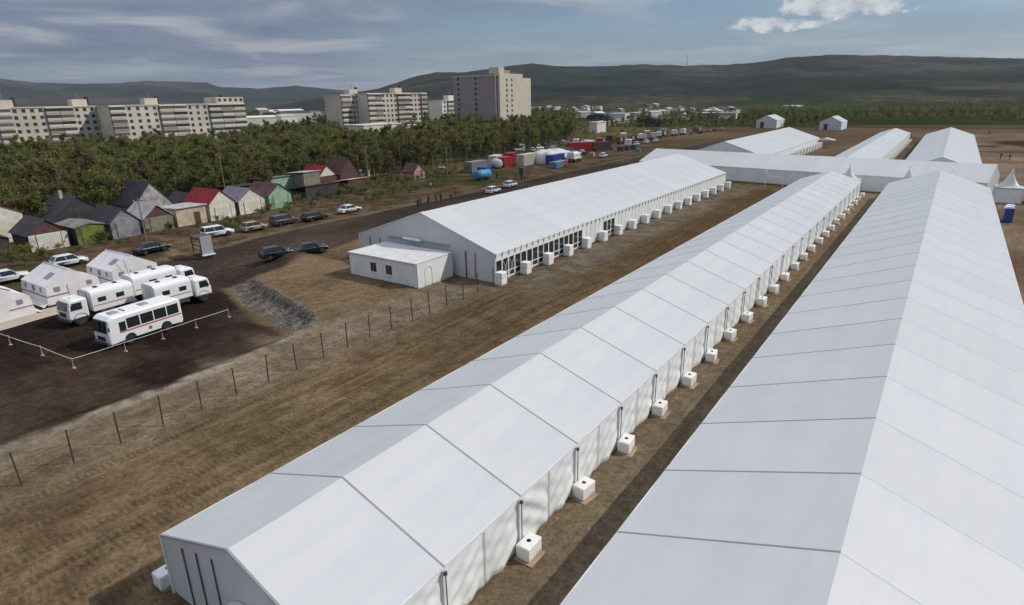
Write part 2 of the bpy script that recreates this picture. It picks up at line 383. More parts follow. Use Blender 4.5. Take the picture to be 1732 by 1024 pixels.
    slag = lerp(slag, C(0.20, 0.155, 0.115), T(np.exp(-(((wx + 46.5) / 2.6) ** 2 + ((wy - 28.2) / 1.2) ** 2)) * 0.9))
    c = lerp(c, slag, T(lot))
    # bank of grey rubble
    d = lot_depth(x, y); bk = np.clip(4 * d * (1 - d) * 1.4, 0, 1) * sm(x, -66, -62) * sm(x, -42.5, -44.5) * sm(y, 27.5, 29.5)
    c = lerp(c, lerp(C(0.090, 0.085, 0.080), C(0.27, 0.255, 0.235), T(sm(fbm(x * 2.4, y * 2.4, 3, 14), 0.3, 0.75))), T(bk))
    # pale gravel kerb along the fence side of the yard
    kb = np.exp(-((wx + 43.0 + (n2 - .5) * 1.4) / 0.8) ** 2) * (1 - sm(y, 27, 31))
    c = lerp(c, C(0.36, 0.33, 0.29), T(kb * (0.5 + 0.5 * sm(n2, 0.35, 0.6))))
    # road
    re = -64.5 - 3.5 * sm(y, 40, 60)
    rd = sm(wx, -83.8, -82.6) * (1 - sm(wx, re - 0.8, re + 0.6)) * sm(wy, 28, 36) * (1 - sm(y, 250, 300))
    c = lerp(c, lerp(C(0.052, 0.042, 0.037), C(0.082, 0.067, 0.058), T(sm(n1, 0.3, 0.7))), T(rd))
    sh = np.exp(-((wx + 83.2) / 0.55) ** 2) * sm(y, 40, 46) * (1 - sm(y, 110, 130))
    c = lerp(c, C(0.17, 0.145, 0.115), T(sh * 0.7))
    c = lerp(c, C(0.16, 0.125, 0.09), T(np.exp(-((wx - re - 0.4) / 0.5) ** 2) * sm(y, 44, 48) * (1 - sm(y, 70, 80)) * 0.7))
    c = lerp(c, C(0.07, 0.042, 0.03), T(np.exp(-(((wx + 62.5) / 4.5) ** 2 + ((wy - 50.5) / 2.3) ** 2)) * 0.8))
    # verge by the garages
    vg = sm(wx, -83.5, -85.5) * sm(wx, -116, -112) * (1 - sm(y, 240, 280))
    verge = lerp(C(0.078, 0.055, 0.038), C(0.145, 0.112, 0.080), T(sm(n2, 0.35, 0.7)))
    verge = lerp(verge, C(0.050, 0.066, 0.022), T(sm(n1, 0.5, 0.66) * 0.8))
    c = lerp(c, verge, T(vg))
    # woodland floor
    wd = sm(wx, -112, -118)
    c = lerp(c, lerp(C(0.080, 0.085, 0.036), C(0.140, 0.110, 0.065), T(n2)), T(wd))
    # heath beyond the site: red brown, then green scrub plain
    dist = np.sqrt(x * x + y * y)
    he = sm(wy + (n3 - .5) * 90, 350, 390)
    heath = lerp(C(0.075, 0.047, 0.036), C(0.145, 0.105, 0.075), T(sm(fbm(x * 0.006, y * 0.02, 4, 15), 0.4, 0.62)))
    c = lerp(c, heath, T(he * sm(x, -125, -105)))
    gr = sm(dist + (n3 - .5) * 160, 400, 480)
    green = lerp(C(0.034, 0.044, 0.018), C(0.075, 0.072, 0.034), T(sm(fbm(x * 0.0035, y * 0.009, 5, 16), 0.38, 0.62)))
    c = lerp(c, green, T(gr))
    ap = sm(wx, -38.2, -37.2) * sm(wx, -30.5, -34.5) * sm(y, 47, 54) * (1 - sm(y, 132, 140))
    c = lerp(c, lerp(C(0.155, 0.138, 0.115), C(0.22, 0.20, 0.165), T(sm(n2, 0.3, 0.7))), T(ap * 0.75))
    tan_ = sm(wx, -45, -42) * sm(wx, -34.5, -38.5) * (1 - sm(y, 48, 54))
    c = lerp(c, lerp(C(0.20, 0.170, 0.130), C(0.28, 0.245, 0.195), T(sm(n2, 0.3, 0.7))), T(tan_ * (0.35 + 0.5 * sm(n1, 0.35, 0.6))))
    fk = sm(y, 120, 220)[..., None]
    c = c * lerp(C(0.80, 0.735, 0.655), C(0.84, 0.79, 0.73), fk)
    track = corr * tr
    lotm = (lot > 0.5) | (d > 0.97); roadm = (rd > 0.5) & ~lotm
    return c, track, lotm, roadm
GC, GT, LOTM, ROADM = ground_colour(GX, GY)

def ground_material():
    mt = bpy.data.materials.new('ground_soil'); mt.use_nodes = True
    n, l = mt.node_tree.nodes, mt.node_tree.links; b = n['Principled BSDF']
    b.inputs['Roughness'].default_value = 1.0; b.inputs['Specular IOR Level'].default_value = 0.0
    at = n.new('ShaderNodeAttribute'); at.attribute_name = 'soil'
    tk = n.new('ShaderNodeAttribute'); tk.attribute_name = 'track'
    geo = n.new('ShaderNodeNewGeometry')
    def noise(sc, det=6, ro=0.6):
        x = n.new('ShaderNodeTexNoise'); x.inputs['Scale'].default_value = sc; x.inputs['Detail'].default_value = det; x.inputs['Roughness'].default_value = ro
        l.new(geo.outputs['Position'], x.inputs['Vector']); return x.outputs[0]
    def mth(op, a, c):
        x = n.new('ShaderNodeMath'); x.operation = op
        for i, v in enumerate((a, c)):
            if isinstance(v, (int, float)): x.inputs[i].default_value = v
            else: l.new(v, x.inputs[i])
        return x.outputs[0]
    def mapr(v, lo, hi, a, bb):
        x = n.new('ShaderNodeMapRange'); x.inputs['From Min'].default_value = lo; x.inputs['From Max'].default_value = hi
        x.inputs['To Min'].default_value = a; x.inputs['To Max'].default_value = bb; l.new(v, x.inputs['Value']); return x.outputs[0]
    f = mth('MULTIPLY', mapr(noise(1.3, 8, 0.68), 0.28, 0.72, 0.62, 1.38), mapr(noise(5.0, 7, 0.75), 0.28, 0.72, 0.55, 1.45))
    f = mth('MULTIPLY', f, mapr(noise(0.035), 0.3, 0.7, 0.82, 1.18))
    f = mth('MULTIPLY', f, mapr(noise(0.006, 8, 0.65), 0.3, 0.7, 0.75, 1.25))
    smp = n.new('ShaderNodeMapping'); smp.inputs['Scale'].default_value = (2.6, 0.16, 1.0); l.new(geo.outputs['Position'], smp.inputs[0])
    stn = n.new('ShaderNodeTexNoise'); stn.inputs['Scale'].default_value = 1.0; stn.inputs['Detail'].default_value = 6; stn.inputs['Roughness'].default_value = 0.65; l.new(smp.outputs[0], stn.inputs['Vector'])
    f = mth('MULTIPLY', f, mapr(stn.outputs[0], 0.3, 0.7, 0.80, 1.20))
    # caterpillar cleats pressed across the tracks
    wv = n.new('ShaderNodeTexWave'); wv.wave_type = 'BANDS'; wv.bands_direction = 'Y'; wv.inputs['Scale'].default_value = 1.0; wv.inputs['Distortion'].default_value = 2.2; wv.inputs['Detail'].default_value = 2
    wv.inputs['Detail Scale'].default_value = 2.0
    l.new(geo.outputs['Position'], wv.inputs['Vector'])
    cl = mth('MULTIPLY', mth('SUBTRACT', wv.outputs['Fac'], 0.5), tk.outputs['Fac'])
    f = mth('MULTIPLY', f, mth('ADD', mth('MULTIPLY', cl, 0.32), 1.0))
    vm = n.new('ShaderNodeVectorMath'); vm.operation = 'SCALE'; l.new(at.outputs['Color'], vm.inputs[0]); l.new(f, vm.inputs['Scale']); l.new(vm.outputs[0], b.inputs['Base Color'])
    bp = n.new('ShaderNodeBump'); bp.inputs['Strength'].default_value = 0.8; bp.inputs['Distance'].default_value = 0.12
    hgt = mth('ADD', mth('ADD', mth('MULTIPLY', noise(3.0, 8, 0.7), 1.0), mth('MULTIPLY', noise(14.0, 4, 0.6), 0.25)), mth('MULTIPLY', cl, 0.34))
    l.new(hgt, bp.inputs['Height']); l.new(bp.outputs[0], b.inputs['Normal'])
    return mt
GMAT = ground_material()
def ground_piece(name, mask):
    ny, nx = GX.shape
    fm = mask[:-1, :-1]
    j, i = np.nonzero(fm)
    idx = np.stack([j * nx + i, j * nx + i + 1, (j + 1) * nx + i + 1, (j + 1) * nx + i], 1)
    used, inv = np.unique(idx, return_inverse=True); inv = inv.reshape(idx.shape)
    co = np.stack([GX.ravel()[used], GY.ravel()[used], GZ.ravel()[used]], 1)
    me = bpy.data.meshes.new(name)
    me.vertices.add(len(co)); me.vertices.foreach_set('co', co.ravel())
    me.loops.add(inv.size); me.loops.foreach_set('vertex_index', inv.ravel().astype(np.int32))
    me.polygons.add(len(inv)); me.polygons.foreach_set('loop_start', np.arange(0, inv.size, 4, dtype=np.int32))
    me.update(calc_edges=True)
    a = me.attributes.new('soil', 'FLOAT_COLOR', 'POINT'); cc = np.ones((len(co), 4)); cc[:, :3] = GC.reshape(-1, 3)[used]; a.data.foreach_set('color', cc.ravel())
    t = me.attributes.new('track', 'FLOAT', 'POINT'); t.data.foreach_set('value', GT.ravel()[used])
    me.polygons.foreach_set('use_smooth', [True] * len(me.polygons)); me.materials.append(GMAT)
    o = obj(name, me); o['kind'] = 'structure'; return o
ground_piece('ground', ~(LOTM | ROADM))
ground_piece('gravel_yard', LOTM)
ground_piece('road', ROADM)

# ------------------------------------------------------------------ hills
def hill_material():
    mt = bpy.data.materials.new('hill_forest'); mt.use_nodes = True
    n, l = mt.node_tree.nodes, mt.node_tree.links; b = n['Principled BSDF']
    b.inputs['Roughness'].default_value = 1.0; b.inputs['Specular IOR Level'].default_value = 0.0
    at = n.new('ShaderNodeAttribute'); at.attribute_name = 'cover'; geo = n.new('ShaderNodeNewGeometry')
    def noise(sc, det, vs_):
        mp_ = n.new('ShaderNodeMapping'); mp_.inputs['Scale'].default_value = vs_; l.new(geo.outputs['Position'], mp_.inputs[0])
        x = n.new('ShaderNodeTexNoise'); x.inputs['Scale'].default_value = sc; x.inputs['Detail'].default_value = det; x.inputs['Roughness'].default_value = 0.62; l.new(mp_.outputs[0], x.inputs['Vector'])
        r = n.new('ShaderNodeMapRange'); r.inputs['From Min'].default_value = 0.3; r.inputs['From Max'].default_value = 0.7; r.inputs['To Min'].default_value = 0.38; r.inputs['To Max'].default_value = 1.62; l.new(x.outputs[0], r.inputs['Value']); return r.outputs[0]
    m1 = n.new('ShaderNodeMath'); m1.operation = 'MULTIPLY'; l.new(noise(0.03, 6, (1, 1, 1)), m1.inputs[0]); l.new(noise(0.004, 7, (1, 1, 2)), m1.inputs[1])
    vm = n.new('ShaderNodeVectorMath'); vm.operation = 'SCALE'; l.new(at.outputs['Color'], vm.inputs[0]); l.new(m1.outputs[0], vm.inputs['Scale']); l.new(vm.outputs[0], b.inputs['Base Color'])
    return mt
HILLM = hill_material()
def hill(name, sil, d0, dcrest, d1, seed, azr):
    """range of hills: crest angles (azimuth, elevation) give the crest heights at distance dcrest"""
    A = np.linspace(azr[0], azr[1], 420); D = np.concatenate([np.linspace(d0, dcrest, 40), np.linspace(dcrest, d1, 14)[1:]])
    el = np.interp(A, [s_[0] for s_ in sil], [s_[1] for s_ in sil])
    AA, DD = np.meshgrid(A, D)
    X = np.sin(np.radians(AA)) * DD; Y = np.cos(np.radians(AA)) * DD
    crest = 19 + np.tan(np.radians(el))[None, :] * dcrest
    t = np.where(DD <= dcrest, (DD - d0) / (dcrest - d0), 1 - 0.35 * (DD - dcrest) / (d1 - dcrest))
    rise = t ** 1.7 * (1.6 - 0.6 * t)
    n = fbm(X / 420.0, Y / 420.0, 5, seed) - 0.5
    Z = -20 + (crest + 20) * rise * (1 + 0.42 * n * (1 - t ** 6)) + (fbm(X / 38.0, Y / 38.0, 3, seed + 3) - 0.5) * 7 * t
    mb = MB(); ny, nx = X.shape
    me = bpy.data.meshes.new(name)
    idx = np.array([(j * nx + i, j * nx + i + 1, (j + 1) * nx + i + 1, (j + 1) * nx + i) for j in range(ny - 1) for i in range(nx - 1)])
    me.from_pydata(np.stack([X.ravel(), Y.ravel(), Z.ravel()], 1).tolist(), [], idx[:, ::-1].tolist()); me.materials.append(HILLM)
    n6 = fbm(X / 260.0, Y / 520.0, 5, seed + 9)
    k = sm(t + (n6 - 0.5) * 0.45, 0.16, 0.42)[..., None]
    low_ = lerp(np.array([0.024, 0.032, 0.012]), np.array([0.066, 0.056, 0.030]), sm(n6, 0.38, 0.62)[..., None])
    up_ = lerp(np.array([0.014, 0.020, 0.013]), np.array([0.042, 0.038, 0.026]), sm(fbm(X / 300.0, Y / 300.0, 4, seed + 5), 0.42, 0.68)[..., None])
    cc_ = np.ones((X.size, 4)); cc_[:, :3] = lerp(low_, up_, k).reshape(-1, 3)
    at_ = me.attributes.new('cover', 'FLOAT_COLOR', 'POINT'); at_.data.foreach_set('color', cc_.ravel())
    me.polygons.foreach_set('use_smooth', [True] * len(me.polygons))
    o = obj(name, me); o['kind'] = 'structure'; return o
hill('hill', [(-56, -0.4), (-52, 0.2), (-50.69, 0.39), (-46.65, 0.96), (-43.53, 1.88), (-41.45, 2.24), (-39.39, 2.16), (-36.78, 2.46), (-33.13, 2.83), (-31.06, 2.55), (-27.97, 2.43), (-23.92, 2.52),
              (-19.97, 2.31), (-17.11, 2.27), (-14.8, 2.33), (-12.15, 2.64), (-9.17, 2.74), (-5.12, 2.52), (-1.36, 2.26), (3.14, 1.92), (6.78, 1.56), (20, 1.7), (40, 1.4)], 1000, 3600, 5000, 40, (-56, 40))
hill('hill', [(-110, 2.0), (-90, 2.3), (-77.71, 2.16), (-73.26, 1.9), (-71.34, 1.62), (-68.54, 1.54), (-66.29, 1.57), (-64.51, 1.73), (-62.29, 1.68), (-60.2, 1.58), (-59.38, 1.26), (-56.28, 1.09), (-53.47, 1.29),
              (-50.62, 0.96), (-47.68, 0.68), (-43.63, 0.42), (-38, 0.3)], 3600, 6200, 8000, 52, (-110, -38))

ma = R(-19.9); tmast = thing('hill_mast', 'thin mast on the ridge of the right hill', 'mast', (math.sin(ma) * 3600, math.cos(ma) * 3600, 155))
part('lattice', MB().tube((0, 0, 0), (0, 0, 52), 2.2, 0.8, 4), mat('mast_steel', (0.06, 0.06, 0.065), 0.7), tmast)
part('top_antenna', MB().tube((0, 0, 52), (0, 0, 66), 0.5, n=4), MATS['mast_steel'], tmast)
# ------------------------------------------------------------------ haze
hm = bpy.data.materials.new('haze_air'); hm.use_nodes = True
hm.node_tree.nodes.clear()
pv = hm.node_tree.nodes.new('ShaderNodeVolumePrincipled'); pv.inputs['Color'].default_value = (0.80, 0.88, 1.0, 1); pv.inputs['Density'].default_value = 0.000045; pv.inputs['Anisotropy'].default_value = 0.2
hm.cycles.homogeneous_volume = True
ho = hm.node_tree.nodes.new('ShaderNodeOutputMaterial'); hm.node_tree.links.new(pv.outputs[0], ho.inputs['Volume'])
hz = obj('haze', MB().box(-11500, 11500, -2900, 14500, -40, 420).mesh('haze', hm)); hz['kind'] = 'stuff'; hz['label'] = 'thin pale blue haze in front of the far hills'

# ------------------------------------------------------------------ marquee tents
FLOORW = mat('tent_floor', (0.62, 0.62, 0.61), 0.7, var=0.05)
def slope_panel(bay, half, eave, ridge, side, seed, material, name):
    """one bay of roof membrane; slight sag between the frames"""
    r_ = random.Random(seed); ph = [r_.uniform(0, 6.28) for _ in range(6)]
    def fn(u, v):
        y = 0.038 + (bay - 0.076) * u; x = half + 0.06 - (half + 0.06) * v
        z = eave + (ridge - eave) * (1 - x / half)
        sag = 0.06 * math.sin(math.pi * u) * (0.4 + 0.6 * math.sin(math.pi * v))
        wr = 0.014 * math.sin(5 * v + 2 * u + ph[0]) + 0.010 * math.sin(9 * u + 4 * v + ph[1]) + 0.008 * math.sin(13 * v - 3 * u + ph[2])
        e = min(1, 8 * u, 8 * (1 - u)) * min(1, 8 * v, 8 * (1 - v))
        return (side * x, y, z - sag + wr * e)
    mb = MB().grid(fn, 14, 12)
    return mb.mesh(name, material, True)
def curtain(w, h, seed, name, amp=0.05, nu=22, nv=14, material=None):
    """loose sidewall cloth: diagonal pull folds from the top corners, billowing foot"""
    r_ = random.Random(seed); a, b, c_, d_ = [r_.uniform(0, 6.28) for _ in range(4)]; dirn = r_.choice((-1, 1)); fr = r_.uniform(3, 6)
    def fn(u, v):
        y = w * u; z = h * v
        fold = math.sin(fr * (v * 1.6 + dirn * u) * 2.2 + a) * 0.5 + 0.3 * math.sin(14 * u + 3 * v + b) * (1 - v) + 0.35 * math.sin(20 * (v - 0.35 * dirn * u) + c_) * (v * (1 - v) * 2.5)
        fold += 0.9 * (1 - abs(math.sin(2.6 * (v + dirn * 0.75 * u) + a))) ** 4 - 0.6 * (1 - abs(math.sin(3.4 * (v - dirn * 0.5 * u) + b))) ** 5
        bill = 0.8 * math.sin(math.pi * u) * (1 - v) ** 1.3
        e = min(1, 10 * u, 10 * (1 - u)) * min(1, 6 * (1 - v))
        return (amp * (fold + bill) * e, y, z + (0.05 * math.sin(7 * u + d_) if v == 0 else 0))
    return MB().grid(fn, nu, nv).mesh(name, material or PVCW, True)
def make_tent(label, xc, y0, n, w, eave, ridge, name='marquee_tent', rz=0.0, rail_left=RAIL, rail_right=RAIL, walls='plain', bay=5.0, poles=True, z0=0.0, roof_detail=True, gable_poles=0, left_wall=True):
    t = thing(name, label, 'tent', (xc, y0, z0), rz)
    half = w / 2; var = {}
    for s, nm in ((-1, 'l'), (1, 'r')):
        var[s] = [slope_panel(bay, half, eave, ridge, s, 100 * len(bpy.data.objects) + k, PVC, 'roof_panel') for k in range(3)]
    part('floor', MB().box(-half + 0.15, half - 0.15, 0.15, n * bay - 0.15, 0.01, 0.06), FLOORW, t)  # unseen pale floor, added to bounce light up under the roof
    rails = {}
    L = math.hypot(half, ridge - eave); ang = math.atan2(ridge - eave, half)
    for s, rm in ((-1, rail_left), (1, rail_right)):
        mb = MB(); tx, tz = -s * math.cos(ang), math.sin(ang); nx_, nz_ = s * math.sin(ang), math.cos(ang)
        P = []
        for (a, b) in ((-0.08, -0.03), (-0.08, 0.010), (L, 0.010), (L, -0.03)):
            P.append((s * half + tx * a + nx_ * b, eave + tz * a + nz_ * b))
        mb.prism(P, 'y', -0.042, 0.042)
        rails[s] = mb.mesh('roof_rail', rm)
    wallm = MB().box(-0.02, 0.02, 0.06, bay - 0.06, 0.02, eave - 0.12).mesh('wall_panel', PVCW)
    postm = MB().box(-0.06, 0.04, -0.05, 0.05, 0, eave - 0.02).mesh('post', WHITE)
    for i in range(n):
        for s in (-1, 1):
            obj('roof_panel', var[s][(i * 7 + i // 3) % 3], t, (0, i * bay, 0))
        if left_wall: obj('wall_panel', wallm, t, (-half + 0.03, i * bay, 0))
        if walls == 'plain': obj('wall_panel', wallm, t, (half - 0.03, i * bay, 0))
    for i in range(n + 1):
        for s in (-1, 1):
            obj('roof_rail', rails[s], t, (0, i * bay, 0))
            if poles and (s == 1 or left_wall): obj('post', postm, t, (s * (half - 0.01), i * bay, 0))
    for s in (-1, 1):
        part('eave_beam', MB().box(s * half - 0.06, s * half + 0.06, 0, n * bay, eave - 0.16, eave - 0.03), WHITE, t)
    for y, nm in ((0.06, 0), (n * bay - 0.06, 1)):
        g = MB().prism([(-half + .05, 0.02), (half - .05, 0.02), (half - .05, eave - .06), (0, ridge - .08), (-half + .05, eave - .06)], 'y', y - 0.02, y + 0.02)
        part('gable_wall', g, PVCG, t)
    return t

# ballast blocks: built once, copied along the tents
def ballast(label, loc, size=(0.68, 1.08, 0.70), hook=True, board=True, group=None, two=False, rz=0.0):
    t = thing('ballast_block', label, 'ballast block', loc, rz, group)
    sx, sy, sz = size
    z0 = 0.05 if board else 0.0
    if two:
        part('block', MB().box(-sx / 2, sx / 2, -sy / 2, sy / 2, 0, sz * 0.5 - 0.01, 0.035), CONC, t)
        part('block', MB().box(-sx / 2 + .03, sx / 2 + .02, -sy / 2 + .02, sy / 2 - .03, sz * 0.5, sz, 0.035), CONC, t)
    else:
        part('block', MB().box(-sx / 2, sx / 2, -sy / 2, sy / 2, z0, z0 + sz, 0.04), CONC, t)
    zt = sz + (0 if two else z0)
    if hook:
        part('lifting_recess', MB().lathe([(0.10, zt - 0.002), (0.11, zt + 0.006), (0.05, zt + 0.010), (0.05, zt + 0.002)], 10), BLACK, t)
        part('lifting_loop', MB().tube((-0.06, 0, zt), (-0.03, 0, zt + 0.07), 0.012).tube((-0.03, 0, zt + 0.07), (0.03, 0, zt + 0.07), 0.012).tube((0.03, 0, zt + 0.07), (0.06, 0, zt), 0.012), RUST, t)
    if board:
        part('board', MB().box(-sx / 2 - 0.06, sx / 2 + 0.22, -sy / 2 - 0.1, sy / 2 - 0.05, 0.005, 0.045), WOOD, t)
    return t

# --- narrow central tent (10 m wide)
BX, BY, BN, BW, BE, BR = -17.95, 8.2, 25, 10.5, 2.91, 4.69
tb = make_tent('long narrow white gabled tent in the middle, between two wider ones', BX, BY, BN, BW, BE, BR, walls='curtain')
curt = [curtain(2.46, BE - 0.14, 300 + k, 'wall_panel', amp=0.062 if k else 0.095, nu=34, nv=20) for k in range(6)]
for i in range(BN):
    for h in range(2):
        k = (0 if i == 2 and h == 0 else 1 + (i * 5 + h * 3 + i // 4) % 5)
        obj('wall_panel', curt[k], tb, (BW / 2 - 0.05, i * 5 + 0.02 + h * 2.5, 0.02))
    part('curtain_pole', MB().tube((BW / 2 + 0.02, i * 5 + 2.5, 0.0), (BW / 2 + 0.02, i * 5 + 2.5, BE - 0.15), 0.010), POST, tb)
dpm = MB().tube((0, 0, 0), (0, 0, BE - 0.25), 0.024, n=8).mesh('tension_pole', POSTD)
cpm = MB().box(-0.05, 0.05, -0.05, 0.05, BE - 0.40, BE - 0.24).mesh('pole_cap', POSTD)
for i in range(BN + 1):
    p_ = obj('tension_pole', dpm, tb, (BW / 2 + 0.12, i * 5, 0)); obj('pole_cap', cpm, p_)
# near gable: poles and a small vaulted porch
for xg, hg in ((-3.6, 3.0), (-2.5, 3.3), (-1.35, 3.6)):
    part('gable_pole', MB().tube((xg, 0, 0), (xg, 0, hg), 0.028, n=8), POSTD, tb)
vault = [(1.7 * math.cos(a), 1.75 + 0.85 * math.sin(a)) for a in [math.pi * k / 12 for k in range(13)]]
part('porch_roof', MB().prism(vault, 'y', -2.6, 0.0), PVCG, tb, loc=(1.0, 0, 0))
for sx in (-1.62, 1.62):
    part('porch_wall', MB().box(1.0 + sx - 0.02, 1.0 + sx + 0.02, -2.5, -0.05, 0, 1.75), PVCW, tb)
bb = None
for i in range(BN + 1):
    lb = 'white ballast block on a board, %s along the narrow central tent' % ORD[i]
    loc = (BX + BW / 2 + 0.50 + random.uniform(-.06, .06), BY + i * 5 + 0.1 + random.uniform(-.12, .12), zat(BX + 6, BY + i * 5) - 0.02)
    if bb is None: bb = ballast(lb, loc, group='ballast blocks of the narrow central tent')
    else: copy_tree(bb, None, loc, random.uniform(-.16, .16), lb)
copy_tree(bb, None, (BX - BW / 2 - 0.75, BY + 0.25, zat(BX - 6, BY) - .02), math.pi, 'white concrete ballast block at the near left corner of the narrow central tent')

# --- right hand tent (15 m wide), passes below the camera
CX, CW, CE, CR = -0.66, 14.97, 2.9, 5.54
CY = 18.43 - 20.0; CN = 27
tcn = make_tent('huge white gabled tent in the right foreground, its ridge running away', CX, CY, CN, CW, CE, CR, rail_right=RAILW)  # white rails on the right slope paint in the sun glint

# --- wide left tent (21 m) with glazed bays
AX, AY, AN, AW, AE, AR = -48.73, 50.8, 17, 21.4, 3.28, 6.85
ta = make_tent('wide white gabled tent with glazed right side, behind the white cabin', AX, AY, AN, AW, AE, AR, walls='none', rail_left=RAILW, rail_right=RAILW, bay=82.4 / 17)
AB = 82.4 / 17
gp = AB / 4
solid = MB().box(-0.03, 0.03, 0.05, gp - 0.05, 0.03, AE - 0.16, 0.012).mesh('wall_panel', PVCW)
groove = MB().box(-0.02, 0.02, -0.05, 0.05, 0.02, AE - 0.16).mesh('panel_joint', POST)
pane_u = MB().box(-0.008, 0.008, 0.09, gp - 0.09, 0.98, 2.42).mesh('glass_pane', GLASS)
pane_l = MB().box(-0.008, 0.008, 0.09, gp - 0.09, 0.36, 0.86).mesh('glass_pane', GLASS)
mf = MB(); 
for (y0_, y1_, z0_, z1_) in ((0.0, 0.09, 0.0, AE - .16), (gp - 0.09, gp - 0.001, 0.0, AE - .16), (0.09, gp - 0.09, 0.18, 0.36), (0.09, gp - 0.09, 0.86, 0.98), (0.09, gp - 0.09, 2.42, AE - .16)):
    mf.box(-0.035, 0.035, y0_, y1_, z0_, z1_)
frame_m = mf.mesh('window_frame', WHITE)
brace = MB().tube((0.05, 0.1, 0.4), (0.05, gp - 0.1, 2.4), 0.03).tube((0.05, 0.1, 2.4), (0.05, gp - 0.1, 0.4), 0.03).mesh('cross_brace', WHITE)
for i in range(AN):
    for k in range(4):
        loc = (AW / 2 - 0.04, i * AB + k * gp, 0)
        if i in (0, 1, 2, 3, 5) and not (i == 5 and k == 0):
            fr_ = obj('window_frame', frame_m, ta, loc)
            obj('glass_pane', pane_u, fr_); obj('glass_pane', pane_l, fr_)
            if i == 0 and k in (1, 2): obj('cross_brace', brace, fr_)
        else:
            obj('wall_panel', solid, ta, loc); obj('panel_joint', groove, ta, loc)
hngr = MB().box(-0.03, 0.04, -0.03, 0.03, AE - 0.50, AE + 0.02).mesh('eave_bracket', POST)
for k in range(AN * 4 + 1): obj('eave_bracket', hngr, ta, (AW / 2 + 0.06, k * gp, 0))
part('cable_tray', MB().box(-5.5, 4.2, -0.12, 0.0, 3.35, 3.50), POST, ta)
part('air_duct', MB().box(-2.6, 0.2, -0.5, -0.1, 3.5, 3.75, 0.04), WHITE, ta)
for xg in (-8.8, -7.0, 6.6, 7.9): part('gable_pole', MB().box(xg - 0.05, xg + 0.05, -0.1, -0.02, 0, 3.1), POSTD if xg == 6.6 else POST, ta)
ab_ = None
for i in range(AN + 1):
    lb = 'stacked white ballast blocks, %s along the glazed wide tent' % ORD[i]
    loc = (AX + AW / 2 + 0.62, AY + i * AB + 0.05, zat(AX + 11, AY + i * AB) - 0.02)
    if ab_ is None: ab_ = ballast(lb, loc, (0.95, 1.05, 1.4), hook=False, board=False, two=True, group='ballast blocks of the wide left tent')
    else: copy_tree(ab_, None, loc, random.uniform(-.08, .08), lb)

# --- cross tent and the far row
td = make_tent('long white cross tent joining the ends of the three near tents', -63.5, 157.2, 14, 16.2, 3.2, 5.75, rz=math.atan2(-0.15, 1) - math.pi / 2, rail_left=RAILW, rail_right=RAILW, bay=5.15)
te = make_tent('wide white tent beyond the cross tent, on the left of the far row', -50.3, 172, 16, 21.4, 3.28, 6.9, rail_left=RAILW, rail_right=RAILW)
tf = make_tent('narrow white tent beyond the cross tent, in the middle of the far row', -19.2, 163, 27, 10.5, 2.9, 4.7, rail_left=RAILW, rail_right=RAILW)
tg = make_tent('white tent beyond the cross tent, on the right of the far row', -0.9, 160, 26, 15.0, 2.9, 5.6, rail_left=RAILW, rail_right=RAILW)
eb = None
for i in range(16):
    lb = 'pale ballast block beside the far wide tent, %s from the cross tent' % ORD[i].replace('nearest', 'first')
    loc = (-50.3 + 10.7 + 1.0, 173 + i * 5, 0)
    eb = ballast(lb, loc, (1.5, 1.2, 1.9), hook=False, board=False, two=True, group='ballast blocks of the far wide tent') if eb is None else copy_tree(eb, None, loc, 0, lb)
fb = None
for i in range(27):
    lb = 'pale ballast block beside the far narrow tent, %s from the cross tent' % ORD[i].replace('nearest', 'first')
    loc = (-19.2 + 5.25 + 0.75, 164 + i * 5, 0)
    fb = copy_tree(bb, None, loc, 0, lb, 'ballast blocks of the far narrow tent')
part_ = part('entrance_canopy', MB().prism([(-3.0 + 0, 2.5), (0, 3.3), (3.0, 2.5)], 'y', 78, 82), PVC, te, loc=(13.0, 0, 0))
for label, x, y, w in (('small white storage tent far away, the left one of the two beyond the far row', -87.9, 378, 11.0), ('small white storage tent far away, the right one of the two beyond the far row', -52.3, 360, 10.2)):
    s_ = make_tent(label, x, y, 3, w, 4.3, 7.0, name='storage_tent', rail_left=RAILW, rail_right=RAILW, bay=6.5, z0=0.0)
    part('doorway', MB().box(-w * 0.30, -w * 0.12, -0.06, 0.0, 0.05, 3.4), GLASSB, s_)

